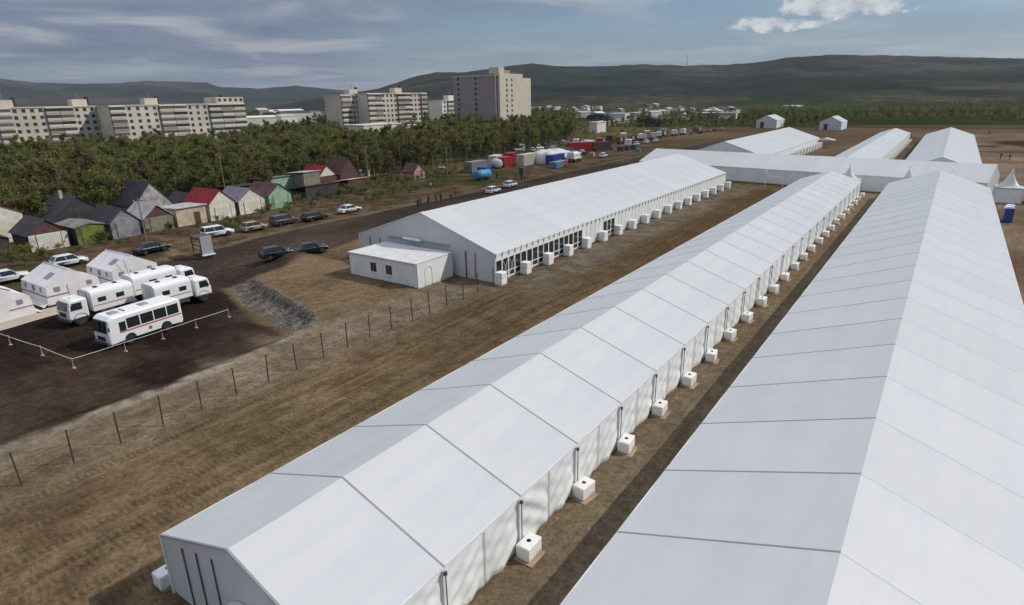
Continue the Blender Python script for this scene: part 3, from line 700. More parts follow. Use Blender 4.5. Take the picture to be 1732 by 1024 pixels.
# --- pagoda tents with peaked roofs
def pagoda(label, x, y, w, eave, apex, rz=0.0, walls=True):
    t = thing('pagoda_tent', label, 'tent', (x, y, 0), rz)
    rings = []
    for k in range(11):
        s_ = k / 10; f = (1 - s_); hw = w / 2 * (f ** 1.0) * 1.04; z = eave + (apex - eave) * (s_ ** 2.2)
        hw = max(hw, 0.04)
        ring = []
        for q_ in range(16):
            a = 2 * math.pi * q_ / 16 + math.pi / 4; sq = 1 / max(abs(math.cos(a)), abs(math.sin(a)))
            sq = 1 + (sq - 1) * (1 - 0.5 * s_); ring.append((hw * sq * math.cos(a), hw * sq * math.sin(a), z))
        rings.append(ring)
    part('peaked_roof', MB().loft(rings), PVC, t, True)
    part('finial', MB().lathe([(0.05, apex - .1), (0.05, apex + 0.25), (0.02, apex + 0.35)], 8), POST, t)
    for sx in (-1, 1):
        for sy in (-1, 1): part('leg', MB().box(sx * w / 2 - 0.05, sx * w / 2 + 0.05, sy * w / 2 - 0.05, sy * w / 2 + 0.05, 0, eave), WHITE, t)
    if walls:
        for a in range(4): part('wall_panel', MB().box(w / 2 - 0.06, w / 2 - 0.02, -w / 2 + 0.1, w / 2 - 0.1, 0.04, eave - 0.05), PVCW, t, rz=a * math.pi / 2)
    part('valance', MB().box(-w / 2 - .02, w / 2 + .02, -w / 2 - .02, w / 2 + .02, eave - 0.22, eave + 0.01), PVC, t)
    return t
pagoda('small peaked canopy at the far end of the narrow central tent', -15.4, 137.4, 4.2, 2.7, 5.3)
pagoda('small peaked canopy where the huge right tent meets the cross tent', -5.4, 136.0, 4.4, 2.7, 5.4)
pagoda('white pagoda tent with pointed roof beside the cross tent at right', 9.7, 138.5, 4.0, 2.7, 5.9)
pagoda('white pagoda tent cut by the right edge of the photo', 14.6, 139.5, 4.2, 2.7, 5.9)
# floodlight mast with gate frame in front of the cross tent
t = thing('gate_frame', 'thin white gate frame with a lamp against the cross tent wall', 'gate frame', (-31.4, 139.5, 0), -0.15)
part('upright', MB().tube((0, 0, 0), (0, 0, 2.6), 0.06), WHITE, t); part('upright', MB().tube((3.8, 0, 0), (3.8, 0, 2.2), 0.06), WHITE, t)
part('crossbar', MB().tube((0, 0, 2.2), (3.8, 0, 2.15), 0.06), WHITE, t)
part('lamp_head', MB().box(-0.28, 0.28, -0.12, 0.12, 2.6, 3.5, 0.08), WHITE, t)

# --- blue portable toilet
def toilet(label, x, y, rz):
    t = thing('portable_toilet', label, 'toilet', (x, y, 0), rz)
    part('cabin_shell', MB().box(-0.55, 0.55, -0.55, 0.55, 0.08, 2.1, 0.05), BLUE, t)
    part('roof', MB().prism([(-0.6, 2.1), (0.6, 2.1), (0.5, 2.26), (0.15, 2.36), (-0.15, 2.36), (-0.5, 2.26)], 'y', -0.6, 0.6), WHITE, t)
    d_ = part('door', MB().box(-0.38, 0.38, -0.585, -0.55, 0.15, 1.95), BLUE, t); part('handle', MB().box(0.27, 0.32, -0.62, -0.585, 0.95, 1.15), POST, d_)
    part('base', MB().box(-0.58, 0.58, -0.58, 0.58, 0, 0.08), BLACK, t)
    return t
toilet('dark blue portable toilet with white roof at the right of the huge tent', 8.9, 117.2, 0.1)
toilet('dark blue portable toilet standing behind the first one', 9.1, 119.0, 0.05)

# ------------------------------------------------------------------ white cabin in front of the wide tent
CABW = mat('cabin_panel', (0.76, 0.765, 0.72), 0.6, mud=0.4, var=0.06, vscale=1.2, streak=((0.64, 0.64, 0.60), (1.5, 1.5, 0.3), 0.5))
t = thing('site_cabin', 'white site cabin with two windows in front of the wide tent gable', 'cabin', (-54.0, 44.4, 0))
cw, cdp, chh = 10.45, 5.75, 2.95
for k in range(2):
    x0, x1 = (0, cw / 2 - 0.02) if k == 0 else (cw / 2 + 0.02, cw)
    part('wall_panel', MB().box(x0, x1, 0, 0.08, 0.06, chh - 0.12), CABW, t)
part('wall_panel', MB().box(0, 0.08, 0.085, cdp - 0.085, 0.06, chh - 0.12), CABW, t)
part('wall_panel', MB().box(cw - 0.08, cw, 0.085, cdp - 0.085, 0.06, chh - 0.12), CABW, t)
part('wall_panel', MB().box(0, cw, cdp - 0.08, cdp, 0.06, chh - 0.12), CABW, t)
part('wall_joint', MB().box(cw / 2 - 0.02, cw / 2 + 0.02, 0.012, 0.06, 0.1, chh - 0.15), POST, t)
for k in range(4):
    part('roof_sheet', MB().box(cw / 4 * k + 0.015 - (0.12 if k == 0 else 0), cw / 4 * (k + 1) - 0.015 + (0.06 if k == 3 else 0), -0.14, cdp, chh - 0.115, chh - 0.03 + 0.008 * (k % 2)), WHITED, t)
for xx in (3.35, 5.75):
    f = part('window', MB().box(xx, xx + 1.05, -0.03, 0.0, 1.05, 2.25), WHITE, t)
    part('pane', MB().box(xx + 0.08, xx + 0.97, -0.04, -0.03, 1.13, 2.17), GLASSB, f)
    part('mullion', MB().box(xx + 0.50, xx + 0.55, -0.05, -0.04, 1.13, 2.17), POST, f)
    part('sill', MB().box(xx - 0.05, xx + 1.1, -0.10, -0.03, 1.0, 1.05), WHITE, f)
arch = MB(); pts = [(cw + 0.012, 1.7 + 0.55 * math.cos(a), 1.75 + 0.5 * math.sin(a)) for a in [math.pi * k / 10 for k in range(11)]]
pts = [(cw + 0.012, 2.25, 0.1)] + pts + [(cw + 0.012, 1.15, 0.1)]
for a, b in zip(pts[:-1], pts[1:]): arch.tube(a, b, 0.018, n=5)
part('door_outline', arch, POST, t)
part('corner_trim', MB().box(cw - 0.03, cw + 0.02, -0.02, 0.03, 0.05, chh - 0.12), POST, t)
part('wall_heater', MB().box(-0.42, -0.02, 0.3, 1.2, 1.6, 2.3, 0.03), WHITE, t)
part('base_skid', MB().box(0.1, cw - 0.1, 0.1, cdp - 0.1, 0, 0.06), BLACK, t)

# ------------------------------------------------------------------ fence of rusty posts with wires
t = thing('wire_fence', 'thin rusty post and wire fence between the yard and the tents', 'fence', (-37.6, 5.0, 0))
pm = MB().tube((0, 0, -0.2), (0, 0, 2.1), 0.044, n=8).mesh('post', RUST)
tops = []
NF = 19
for i in range(NF):
    y = i * 2.48; lean = (random.uniform(-.04, .04), random.uniform(-.03, .03)); xo = random.uniform(-.12, .12)
    z = zat(-37.6 + xo, 5 + y)
    p = obj('post', pm, t, (xo, y, z)); p.rotation_euler = (lean[0], lean[1], 0)
    tops.append((xo + lean[1] * 2, y - lean[0] * 2, z))
for h in (0.55, 1.25, 1.98):
    mb = MB()
    for a, b in zip(tops[:-1], tops[1:]):
        mid = ((a[0] + b[0]) / 2, (a[1] + b[1]) / 2, (a[2] + b[2]) / 2 + h - 0.06)
        mb.tube((a[0], a[1], a[2] + h), mid, 0.008 if h < 1.9 else 0.012, n=4).tube(mid, (b[0], b[1], b[2] + h), 0.008 if h < 1.9 else 0.012, n=4)
    part('wire', mb, WIRE, t)
# rope barrier round the yard
t = thing('rope_barrier', 'white tape barrier on small red and white posts beside the bus', 'barrier', (0, 0, 0))
bp_ = [(-74.5, 14.2), (-67.4, 14.9), (-64.9, 15.1), (-60.3, 15.9), (-55.1, 16.3), (-55.2, 20.3), (-55.5, 23.6), (-55.7, 26.8), (-55.8, 30.2)]
prev = None; rope = MB()
REDW = mat('barrier_post', (0.55, 0.50, 0.47), 0.6, col2=(0.45, 0.06, 0.05), c2scale=6, c2lo=0.5, c2hi=0.52)
for i, (x, y) in enumerate(bp_):
    z = zat(x, y)
    p = part('barrier_post', MB().lathe([(0.16, 0.0), (0.15, 0.06), (0.035, 0.08), (0.03, 0.85), (0.045, 0.86), (0.03, 0.92)], 8), REDW, t, loc=(x, y, z))
    if prev:
        for h, r_ in ((0.82, 0.020),):
            a = Vector((prev[0], prev[1], prev[2] + h)); b = Vector((x, y, z + h)); L_ = (b - a).length; q = [a.lerp(b, k / 5) - Vector((0, 0, 0.02 * L_ / 3 * math.sin(math.pi * k / 5))) for k in range(6)]
            for k in range(5): rope.tube(q[k], q[k + 1], r_, n=4)
    prev = (x, y, z)
part('tape', rope, WHITE, t)

# ------------------------------------------------------------------ vehicles
def wheel(parent, x, y, r, w, name='wheel'):
    o = part(name, MB().lathe([(r * 0.54, -w / 2), (r * 0.93, -w / 2), (r, -w / 2 + 0.04), (r, w / 2 - 0.04), (r * 0.93, w / 2), (r * 0.54, w / 2)], 18, 'x'), RUBBER, parent, True, loc=(x, y, r))
    part('rim', MB().lathe([(0.06, -w / 2 - 0.0), (r * 0.40, -w / 2 + 0.02), (r * 0.55, -w / 2 - 0.004), (r * 0.55, w / 2 + 0.004), (r * 0.40, w / 2 - 0.02), (0.06, w / 2)], 12, 'x'), RIM, o)
    return o
def arch_bottom(y0, y1, zb, wheels, r):
    """bottom edge of a side profile, from y0 to y1, with wheel arches cut in"""
    pts = [(y0, zb)]
    for wy_ in sorted(wheels):
        pts += [(wy_ + r * math.cos(a), max(zb, r * 0.95 + r * math.sin(a) * 0.95)) for a in [math.pi - math.pi * k / 8 for k in range(9)]]
    return pts + [(y1, zb)]
CARPAINT = {}
def paint(nm, c, rough=0.28):
    return mat('car_paint_' + nm, c, rough, var=0.05, vscale=1.5, spec=0.5)
def car(label, loc, rz, col, kind='saloon', group=None):
    t = thing('parked_car', label, 'car', loc, rz, group)
    L, W, H, r = {'saloon': (4.4, 1.72, 1.45, 0.31), 'suv': (4.5, 1.82, 1.72, 0.36), 'hatch': (3.9, 1.66, 1.5, 0.30), 'estate': (4.6, 1.74, 1.5, 0.31)}[kind]
    f, b = L / 2, -L / 2; wb = L * 0.29; zb = 0.22 if kind != 'suv' else 0.3; bl = H * 0.60
    low = arch_bottom(b + 0.05, f - 0.05, zb, [-wb, wb], r * 1.15)
    top = [(f, zb + 0.22), (f - 0.03, bl * 0.78), (f - 0.25, bl * 0.88), (f - L * 0.27, bl), (b + L * (0.16 if kind == 'saloon' else 0.03), bl + 0.03), (b + 0.05, bl * 0.97), (b, bl * 0.7), (b, zb + 0.2)]
    part('body', MB().profile_x(low + top, W, 0.10), col, t, True)
    cb = {'saloon': (f - L * 0.27, f - L * 0.42, b + L * 0.26, b + L * 0.13), 'suv': (f - L * 0.28, f - L * 0.38, b + L * 0.07, b + L * 0.02), 'hatch': (f - L * 0.24, f - L * 0.40, b + L * 0.14, b + L * 0.03), 'estate': (f - L * 0.27, f - L * 0.40, b + L * 0.08, b + L * 0.02)}[kind]
    gh = MB(); hw0, hw1 = W / 2 - 0.07, W / 2 - 0.24
    gh.add([(-hw0, cb[0], bl), (hw0, cb[0], bl), (hw0, cb[3], bl), (-hw0, cb[3], bl), (-hw1, cb[1], H - 0.05), (hw1, cb[1], H - 0.05), (hw1, cb[2], H - 0.05), (-hw1, cb[2], H - 0.05)],
           [(0, 3, 2, 1), (4, 5, 6, 7), (0, 1, 5, 4), (1, 2, 6, 5), (2, 3, 7, 6), (3, 0, 4, 7)])
    part('windows', gh, GLASS, t)
    part('roof', MB().add([(-hw1 - .02, cb[1] + .05, H - 0.06), (hw1 + .02, cb[1] + .05, H - 0.06), (hw1 + .02, cb[2] - .05, H - 0.06), (-hw1 - .02, cb[2] - .05, H - 0.06),
                           (-hw1 + .08, cb[1] - .08, H), (hw1 - .08, cb[1] - .08, H), (hw1 - .08, cb[2] + .06, H), (-hw1 + .08, cb[2] + .06, H)],
                          [(0, 3, 2, 1), (4, 5, 6, 7), (0, 1, 5, 4), (1, 2, 6, 5), (2, 3, 7, 6), (3, 0, 4, 7)]), col, t)
    for s in (-1, 1):
        for (ya, yb) in ((cb[0], cb[1]), ((cb[0] + cb[3]) / 2, (cb[1] + cb[2]) / 2), (cb[3], cb[2])):
            part('pillar', MB().tube((s * (hw0 + .01), ya, bl), (s * (hw1 + .015), yb, H - 0.05), 0.035, n=5), col, t)
        part('headlight', MB().box(s * W * 0.36 - 0.17, s * W * 0.36 + 0.17, f - 0.10, f - 0.005, bl * 0.66, bl * 0.84), LAMPG, t)
        part('tail_light', MB().box(s * W * 0.38 - 0.13, s * W * 0.38 + 0.13, b + 0.0, b + 0.08, bl * 0.72, bl * 0.92), RED, t)
        part('mirror', MB().box(s * (hw0 + 0.10) - 0.08, s * (hw0 + 0.10) + 0.08, cb[0] - 0.28, cb[0] - 0.18, bl, bl + 0.13), col, t)
    part('bumper', MB().box(-W / 2 + 0.12, W / 2 - 0.12, f - 0.06, f + 0.05, zb + 0.03, zb + 0.2), BLACK, t)
    for sx in (-1, 1):
        for yy in (-wb, wb): wheel(t, sx * (W / 2 - 0.12), yy, r, 0.2)
    return t
cars = [('white saloon car parked furthest right of the row below the garages', (-87.2, 72.8), 0.0, (0.70, 0.70, 0.69), 'saloon'),
        ('black estate car behind the white saloon in the roadside row', (-86.6, 64.7), 0.05, (0.020, 0.021, 0.023), 'estate'),
        ('dark purple-grey off-road car with pale roof in the roadside row', (-87.6, 59.4), 0.0, (0.075, 0.062, 0.07), 'suv'),
        ('beige hatchback car between dark off-roader and white car by the garages', (-87.7, 53.9), 0.0, (0.30, 0.27, 0.20), 'hatch'),
        ('white off-road car below the red roofed garage', (-88.6, 48.4), -0.1, (0.70, 0.70, 0.69), 'suv'),
        ('black car parked behind the second rescue tent', (-87.0, 38.0), 0.05, (0.022, 0.022, 0.025), 'saloon'),
        ('white hatchback car behind the middle rescue tent', (-89.0, 28.8), 0.0, (0.70, 0.70, 0.69), 'hatch'),
        ('long white car at the left edge behind the rescue tents', (-86.9, 21.6), 0.0, (0.66, 0.66, 0.65), 'estate'),
        ('black car standing by the spoil heap next to the road', (-67.9, 49.4), -0.25, (0.018, 0.018, 0.02), 'saloon'),
        ('second black car by the spoil heap, nearer the yard', (-67.4, 43.9), -0.2, (0.020, 0.020, 0.022), 'hatch')]
for i, (lb, (x, y), rz, c, k) in enumerate(cars):
    car(lb, (x, y, zat(x, y)), rz, paint('p%d' % i, c), k)

STRIPE = mat('orange_red_stripe', (0.40, 0.10, 0.09), 0.45)
# bus: short white service bus with a raised bonnet-less nose
def bus(label, loc, rz):
    t = thing('service_bus', label, 'bus', loc, rz)
    L, W = 6.8, 2.4; f, b = L / 2, -L / 2; wl_ = (-1.75, 1.7); r = 0.46
    low = arch_bottom(b + 0.08, f - 0.05, 0.42, list(wl_), r * 1.18)
    body = low + [(f, 0.6), (f + 0.02, 1.45), (f - 0.16, 2.62), (f - 0.5, 2.86), (b + 0.35, 2.88), (b + 0.08, 2.72), (b, 2.4), (b, 0.65)]
    part('body', MB().profile_x(body, W, 0.16), WHITE, t, False)
    for s in (-1, 1):
        xw = s * (W / 2 + 0.012)
        ys = [f - 0.95, f - 1.62, f - 2.85, f - 4.08, f - 5.31, f - 6.5]
        for k in range(5):
            y1, y0 = ys[k] - 0.05, ys[k + 1] + 0.05
            o = part('side_window', MB().box(min(xw, xw - s * 0.03), max(xw, xw - s * 0.03), y0, y1, 1.50 if k else 1.42, 2.42 if k else 2.25), GLASS, t)
            if k: part('window_bar', MB().box(min(xw, xw + s * 0.012), max(xw, xw + s * 0.012), y0, y1, 2.12, 2.15), BLACK, o)
        part('stripe', MB().box(min(xw, xw - s * 0.03), max(xw, xw - s * 0.03), b + 0.15, f - 0.95, 1.28, 1.40), STRIPE, t)
        part('emblem', MB().lathe([(0.01, xw), (0.17, xw), (0.17, xw + s * 0.006), (0.01, xw + s * 0.006)], 12, 'x', (0, -0.2, 0.95)), STRIPE, t)
        part('mirror', MB().box(s * 1.42 - 0.07, s * 1.42 + 0.07, f - 0.05, f + 0.02, 1.75, 2.1), BLACK, t)
        part('headlight', MB().lathe([(0.02, f + 0.03), (0.12, f + 0.03), (0.13, f + 0.005), (0.13, f - 0.05)], 12, 'y', (s * 0.85, 0, 0.78)), LAMPG, t)
        part('tail_light', MB().box(s * 0.95 - 0.08, s * 0.95 + 0.08, b - 0.02, b + 0.02, 0.8, 1.1), RED, t)
        for yy in wl_: wheel(t, s * (W / 2 - 0.17), yy, r, 0.28)
    part('windscreen', MB().add([(-1.06, f + 0.035, 1.50), (1.06, f + 0.035, 1.50), (0.98, f - 0.10, 2.55), (-0.98, f - 0.10, 2.55), (-1.06, f - 0.02, 1.50), (1.06, f - 0.02, 1.50), (0.98, f - 0.2, 2.55), (-0.98, f - 0.2, 2.55)],
                                [(0, 1, 2, 3), (4, 7, 6, 5), (0, 4, 5, 1), (3, 2, 6, 7), (1, 5, 6, 2), (0, 3, 7, 4)]), GLASS, t)
    part('windscreen_bar', MB().box(-0.03, 0.03, f - 0.12, f + 0.045, 1.5, 2.5), BLACK, t)
    part('grille', MB().box(-0.6, 0.6, f + 0.0, f + 0.035, 0.72, 1.12), BLACK, t)
    part('bumper', MB().box(-1.15, 1.15, f - 0.05, f + 0.14, 0.42, 0.62, 0.03), CHASSIS, t)
    part('rear_window', MB().box(-0.8, 0.8, b - 0.015, b + 0.03, 1.55, 2.35), GLASS, t)
    for yy in (2.1, -0.6): part('roof_hatch', MB().box(-0.4, 0.4, yy - 0.35, yy + 0.35, 2.86, 2.95, 0.02), POST, t)
    for xx in (-.35, 0, .35): part('roof_lamp', MB().box(xx - 0.06, xx + 0.06, 1.25, 1.37, 2.87, 2.95), BLACK, t)
    part('bull_bar', MB().tube((-0.5, f + 0.25, 0.35), (-0.5, f + 0.25, 0.95), 0.03).tube((0.5, f + 0.25, 0.35), (0.5, f + 0.25, 0.95), 0.03).tube((-0.8, f + 0.25, 0.9), (0.8, f + 0.25, 0.9), 0.03), CHASSIS, t)
    part('underbody', MB().box(-0.9, 0.9, b + 0.3, f - 0.3, 0.3, 0.5), CHASSIS, t)
    return t
bus('white bus with red stripe parked inside the tape barrier', (-58.0, 23.0, zat(-58, 23)), math.pi + 0.10)

def truck(label, loc, rz, body='kung', bl_=3.9, name='box_truck'):
    """cab-over truck with a van body; +y is forward"""
    t = thing(name, label, 'truck', loc, rz)
    W = 2.4; r = 0.56; f = 3.5
    zf = 0.85
    part('chassis', MB().box(-0.45, 0.45, f - 6.6, f - 0.2, 0.65, 0.9).box(-1.05, 1.05, f - 3.0, f - 2.5, 0.5, 0.85), CHASSIS, t)
    cabp = [(f - 1.75, 0.75), (f - 0.05, 0.70), (f, 0.85), (f + 0.02, 1.55), (f - 0.22, 2.42), (f - 0.45, 2.58), (f - 1.7, 2.58), (f - 1.8, 2.45)]
    cab = part('cab', MB().profile_x(cabp, W - 0.1, 0.13), WHITE, t)
    part('windscreen', MB().add([(-0.98, f + 0.03, 1.60), (0.98, f + 0.03, 1.60), (0.9, f - 0.18, 2.36), (-0.9, f - 0.18, 2.36), (-0.98, f - 0.03, 1.60), (0.98, f - 0.03, 1.60), (0.9, f - 0.26, 2.36), (-0.9, f - 0.26, 2.36)],
                                [(0, 1, 2, 3), (4, 7, 6, 5), (0, 4, 5, 1), (3, 2, 6, 7), (1, 5, 6, 2), (0, 3, 7, 4)]), GLASS, cab)
    for s in (-1, 1):
        xs = s * (W / 2 - 0.04)
        part('door_window', MB().prism([(f - 1.25, 1.62), (f - 0.22, 1.62), (f - 0.42, 2.3), (f - 1.25, 2.3)], 'x', xs - 0.02, xs + 0.02), GLASS, cab)
        part('headlight', MB().lathe([(0.02, f + 0.04), (0.13, f + 0.04), (0.14, f + 0.0)], 12, 'y', (s * 0.82, 0, 1.12)), LAMPG, cab)
        part('mirror', MB().box(s * 1.38 - 0.06, s * 1.38 + 0.06, f - 0.25, f - 0.2, 1.75, 2.15), BLACK, cab)
        part('mudguard', MB().prism([(f - 0.95 + 0.70 * math.cos(a), 0.56 + 0.70 * math.sin(a)) for a in [math.pi * k / 8 for k in range(9)]] + [(f - 0.95 + 0.64 * math.cos(a), 0.56 + 0.64 * math.sin(a)) for a in [math.pi - math.pi * k / 8 for k in range(9)]], 'x', s * 1.0 - 0.16, s * 1.0 + 0.16), CHASSIS, t)
    part('grille', MB().box(-0.65, 0.65, f - 0.02, f + 0.035, 0.98, 1.4), BLACK, cab)
    part('bumper', MB().box(-1.15, 1.15, f - 0.1, f + 0.14, 0.55, 0.8, 0.03), CHASSIS, t)
    part('roof_hatch', MB().box(-0.3, 0.3, f - 1.3, f - 0.8, 2.58, 2.66, 0.02), WHITE, cab)
    y1 = f - 2.15; y0 = y1 - bl_
    sec = [(-1.2, 1.05), (1.2, 1.05), (1.22, 2.62), (1.16, 2.84), (1.0, 2.97), (0.5, 3.04), (-0.5, 3.04), (-1.0, 2.97), (-1.16, 2.84), (-1.22, 2.62)]
    bd = part('van_body', MB().prism(sec, 'y', y0, y1), WHITE, t)
    for s in (-1, 1):
        xs = s * 1.225
        for yy in (y1 - 0.9, y1 - 2.6):
            fr_ = part('body_window', MB().box(min(xs, xs - s * .03), max(xs, xs - s * .03), yy - 0.38, yy + 0.38, 1.85, 2.3), BLACK, bd)
            part('pane', MB().box(min(xs, xs + s * .012), max(xs, xs + s * .012), yy - 0.3, yy + 0.3, 1.92, 2.23), GLASS, fr_)
        part('stripe', MB().box(min(xs, xs - s * .02), max(xs, xs - s * .02), y0 + 0.1, y1 - 0.1, 1.52, 1.60), STRIPE if name == 'box_truck' else POST, bd)
        part('locker', MB().box(s * 0.95 - 0.22, s * 0.95 + 0.22, y0 + 2.0, y0 + 3.3, 0.62, 1.03), CHASSIS, t)
        wheel(t, s * 0.95, f - 0.95, r, 0.36); wheel(t, s * 0.95, y0 + 1.1, r, 0.36)
    part('rear_door', MB().box(-0.55, 0.55, y0 - 0.02, y0, 1.15, 2.75), WHITED, bd)
    for k in range(2): part('roof_vent', MB().box(-0.25, 0.25, y0 + 0.9 + 1.8 * k, y0 + 1.2 + 1.8 * k, 3.04, 3.12), BLACK, bd)
    rk = MB()
    for xx in (-0.8, 0.8): rk.tube((xx, y1 + 0.2, 0.9), (xx, y1 + 0.2, 2.9), 0.035)
    rk.tube((-0.8, y1 + 0.2, 2.9), (0.8, y1 + 0.2, 2.9), 0.035)
    part('rack', rk, CHASSIS, t)
    return t
truck('white cab-over truck facing the bus front, van body with dark windows', (-66.2, 23.3, zat(-66, 23.3)), math.pi + 0.06)
t2 = truck('white box truck right behind the bus, its cab turned to the right', (-62.9, 28.6, zat(-63, 28.6)), 0.04, name='box_truck', bl_=3.7)
t3 = truck('white long-bodied truck behind the other two, rounded body end to the left', (-68.2, 29.9, zat(-68, 29.9)), 0.04, bl_=4.6)
part('antenna', MB().tube((-0.9, -3.0, 3.0), (-1.0, -3.6, 4.6), 0.03), POST, t3); part('antenna', MB().tube((0.3, -3.0, 3.0), (0.3, -3.3, 4.8), 0.03), POST, t3)
# rescue tents with straight sides, pneumatic frame
RT = mat('rescue_tent', (0.70, 0.67, 0.66), 0.6, var=0.05, vscale=1.0, streak=((0.60, 0.56, 0.56), (1.2, 1.2, 0.4), 0.5), bump=0.15, bscale=3)
RTS = mat('tent_stripe', (0.16, 0.15, 0.15), 0.7)
RTP = mat('tent_patch', (0.24, 0.22, 0.24), 0.5)
def rescue_tent(label, loc, rz):
    t = thing('rescue_tent', label, 'tent', loc, rz)
    Lx, Ly, e, h = 6.6, 5.4, 1.95, 3.35; ins = 0.22
    def P(z, sx): k = z / e; return sx * (Ly / 2 - ins * k)
    for s in (-1, 1):      # long walls (along x), lean inwards
        def fn(u, v, s=s):
            z = e * v; x = -Lx / 2 + Lx * u; x *= (1 - 0.045 * v)
            return (x, P(z, s) + s * 0.06 * math.sin(math.pi * u * 3) * math.sin(math.pi * v), z)
        part('side_wall', MB().grid(fn, 18, 6), RT, t, True)
        def fr(u, v, s=s):
            x = (-Lx / 2 + Lx * u) * 0.955; return (x, P(e, s) * (1 - v), e + (h - e) * v - 0.09 * abs(math.sin(math.pi * u * 3)) * math.sin(math.pi * v))
        part('roof_panel', MB().grid(fr, 18, 6), RT, t, True)
        wpt = part('roof_window', MB().box(-0.3 * 0 + 0.7, 1.6, -0.45, 0.45, -0.012, 0.012), RTP, t)
        sl_ = math.atan2(h - e, P(e, 1)); wpt.rotation_euler = (-s * sl_, 0, 0); wpt.location = (0, s * P(e, 1) * 0.5, (h + e) / 2 + 0.03)
        part('band', MB().box(-Lx / 2 * .985, Lx / 2 * .985, -0.02, 0.02, -0.05, 0.05), RTS, t, loc=(0, P(0.95, s) + s * 0.06, 0.95))
        for k in range(3): part('wall_window', MB().box(-1.9 + 1.9 * k - 0.18, -1.9 + 1.9 * k + 0.18, -0.015, 0.015, -0.3, 0.3), RTP, t, loc=(0, P(1.5, s) + s * 0.06, 1.5))
        part('skirt', MB().add([(-Lx / 2 - .1, s * Ly / 2, 0.25), (Lx / 2 + .1, s * Ly / 2, 0.25), (Lx / 2 + .5, s * (Ly / 2 + 0.6), 0.02), (-Lx / 2 - .5, s * (Ly / 2 + 0.6), 0.02)], [(0, 1, 2, 3)]), RT, t)
    for s in (-1, 1):      # gable ends
        g = MB(); x0, x1 = s * Lx / 2, s * Lx / 2 * 0.955
        g.add([(x0, -Ly / 2, 0), (x0, Ly / 2, 0), (x1, P(e, 1), e), (x1, 0, h), (x1, P(e, -1), e), (x0 - s * 0.12, -Ly / 2, 0), (x0 - s * 0.12, Ly / 2, 0), (x1 - s * .12, P(e, 1), e), (x1 - s * .12, 0, h), (x1 - s * .12, P(e, -1), e)],
              [(0, 1, 2, 3, 4), (9, 8, 7, 6, 5)] + [(i, (i + 1) % 5, (i + 1) % 5 + 5, i + 5) for i in range(5)])
        part('gable_end', g, RT, t)
        part('band', MB().box(-0.02, 0.02, -P(0.95, 1), P(0.95, 1), -0.05, 0.05), RTS, t, loc=(s * (Lx / 2 * 0.985), 0, 0.95))
        for yy in (-1.55, 1.55): part('gable_window', MB().box(-0.015, 0.015, yy - 0.27, yy + 0.27, -0.25, 0.25), RTP, t, loc=(s * (Lx / 2 * 0.975 + 0.012), 0, 1.55))
        part('door_flap', MB().box(-0.012, 0.012, -0.55, 0.55, 0.05, 1.9), RT, t, loc=(s * (Lx / 2 * .99 + 0.01), 0, 0))
    part('roof_tube', MB().tube((-Lx / 2 * .955, 0, h), (Lx / 2 * .955, 0, h), 0.07, n=8), RT, t, True)
    return t
rescue_tent('white rescue tent behind the truck cab, between two other rescue tents', (-78.2, 24.0, zat(-78, 24)), 0.03)
rescue_tent('white rescue tent furthest right, behind the long-bodied truck', (-78.6, 30.6, zat(-78.6, 30.6)), 0.03)
rescue_tent('white rescue tent cut by the left edge of the photo', (-76.2, 17.0, zat(-76, 17)), 0.03)
GSH = mat('ground_sheet', (0.42, 0.36, 0.27), 0.8, var=0.12, vscale=1.2)
def gsf(u, v):
    x, y = -73.6 + 3.2 * u + 0.3 * math.sin(9 * v), 12 + 18 * v; return (x, y, zat(x, y) + 0.05 + 0.02 * math.sin(13 * u + 9 * v))
o = obj('ground_sheet', MB().grid(gsf, 8, 30).mesh('ground_sheet', GSH, True)); tag(o, 'beige ground sheet spread in front of the rescue tents', 'ground sheet')

# checkpoint shelter by the road
t = thing('checkpoint_shelter', 'open timber shelter with a grey panel at the roadside', 'shelter', (-81.9, 41.0, 0), -0.1)
for x, y in ((0, 0), (2.6, 0), (0, 1.6), (2.6, 1.6)): part('post', MB().box(x - .06, x + .06, y - .06, y + .06, 0, 2.3), WOODD, t)
part('roof', MB().box(-0.15, 2.75, -0.15, 1.75, 2.3, 2.36), WOODD, t)
for z in (0.5, 1.1): part('rail', MB().box(0, 2.6, -0.03, 0.03, z, z + 0.1), WOODD, t)
part('back_board', MB().box(0, 2.6, 1.57, 1.63, 0.1, 1.3), WOODD, t)
part('panel', MB().box(2.95, 3.1, -0.1, 1.35, 0.1, 2.5), mat('grey_panel', (0.33, 0.33, 0.37), 0.6), t)
part('panel_foot', MB().box(2.9, 3.5, -0.2, 1.45, 0, 0.1), WHITE, t)

# ------------------------------------------------------------------ garages and sheds along the road
def gcol(nm, c, c2=None, **k):
    return mat('shed_' + nm, c, 0.8, var=0.18, vscale=1.4, col2=c2, c2scale=0.9, **k)
W_CREAM = gcol('cream', (0.62, 0.58, 0.46), (0.70, 0.68, 0.58)); W_WHITE = gcol('chalk', (0.62, 0.59, 0.51), (0.32, 0.22, 0.16), c2lo=0.58, c2hi=0.72)
W_BEIGE = gcol('beige', (0.46, 0.36, 0.25), (0.56, 0.47, 0.36)); W_GREEN = gcol('lime', (0.17, 0.19, 0.035), (0.07, 0.115, 0.02)); W_MINT = gcol('mint', (0.30, 0.42, 0.30), (0.20, 0.33, 0.21))
W_GREY = gcol('grey_boards', (0.27, 0.27, 0.28), (0.15, 0.155, 0.17)); W_OLIVE = gcol('olive', (0.24, 0.23, 0.16), (0.17, 0.16, 0.11)); W_SILVER = gcol('weathered', (0.42, 0.40, 0.37), (0.24, 0.22, 0.20))
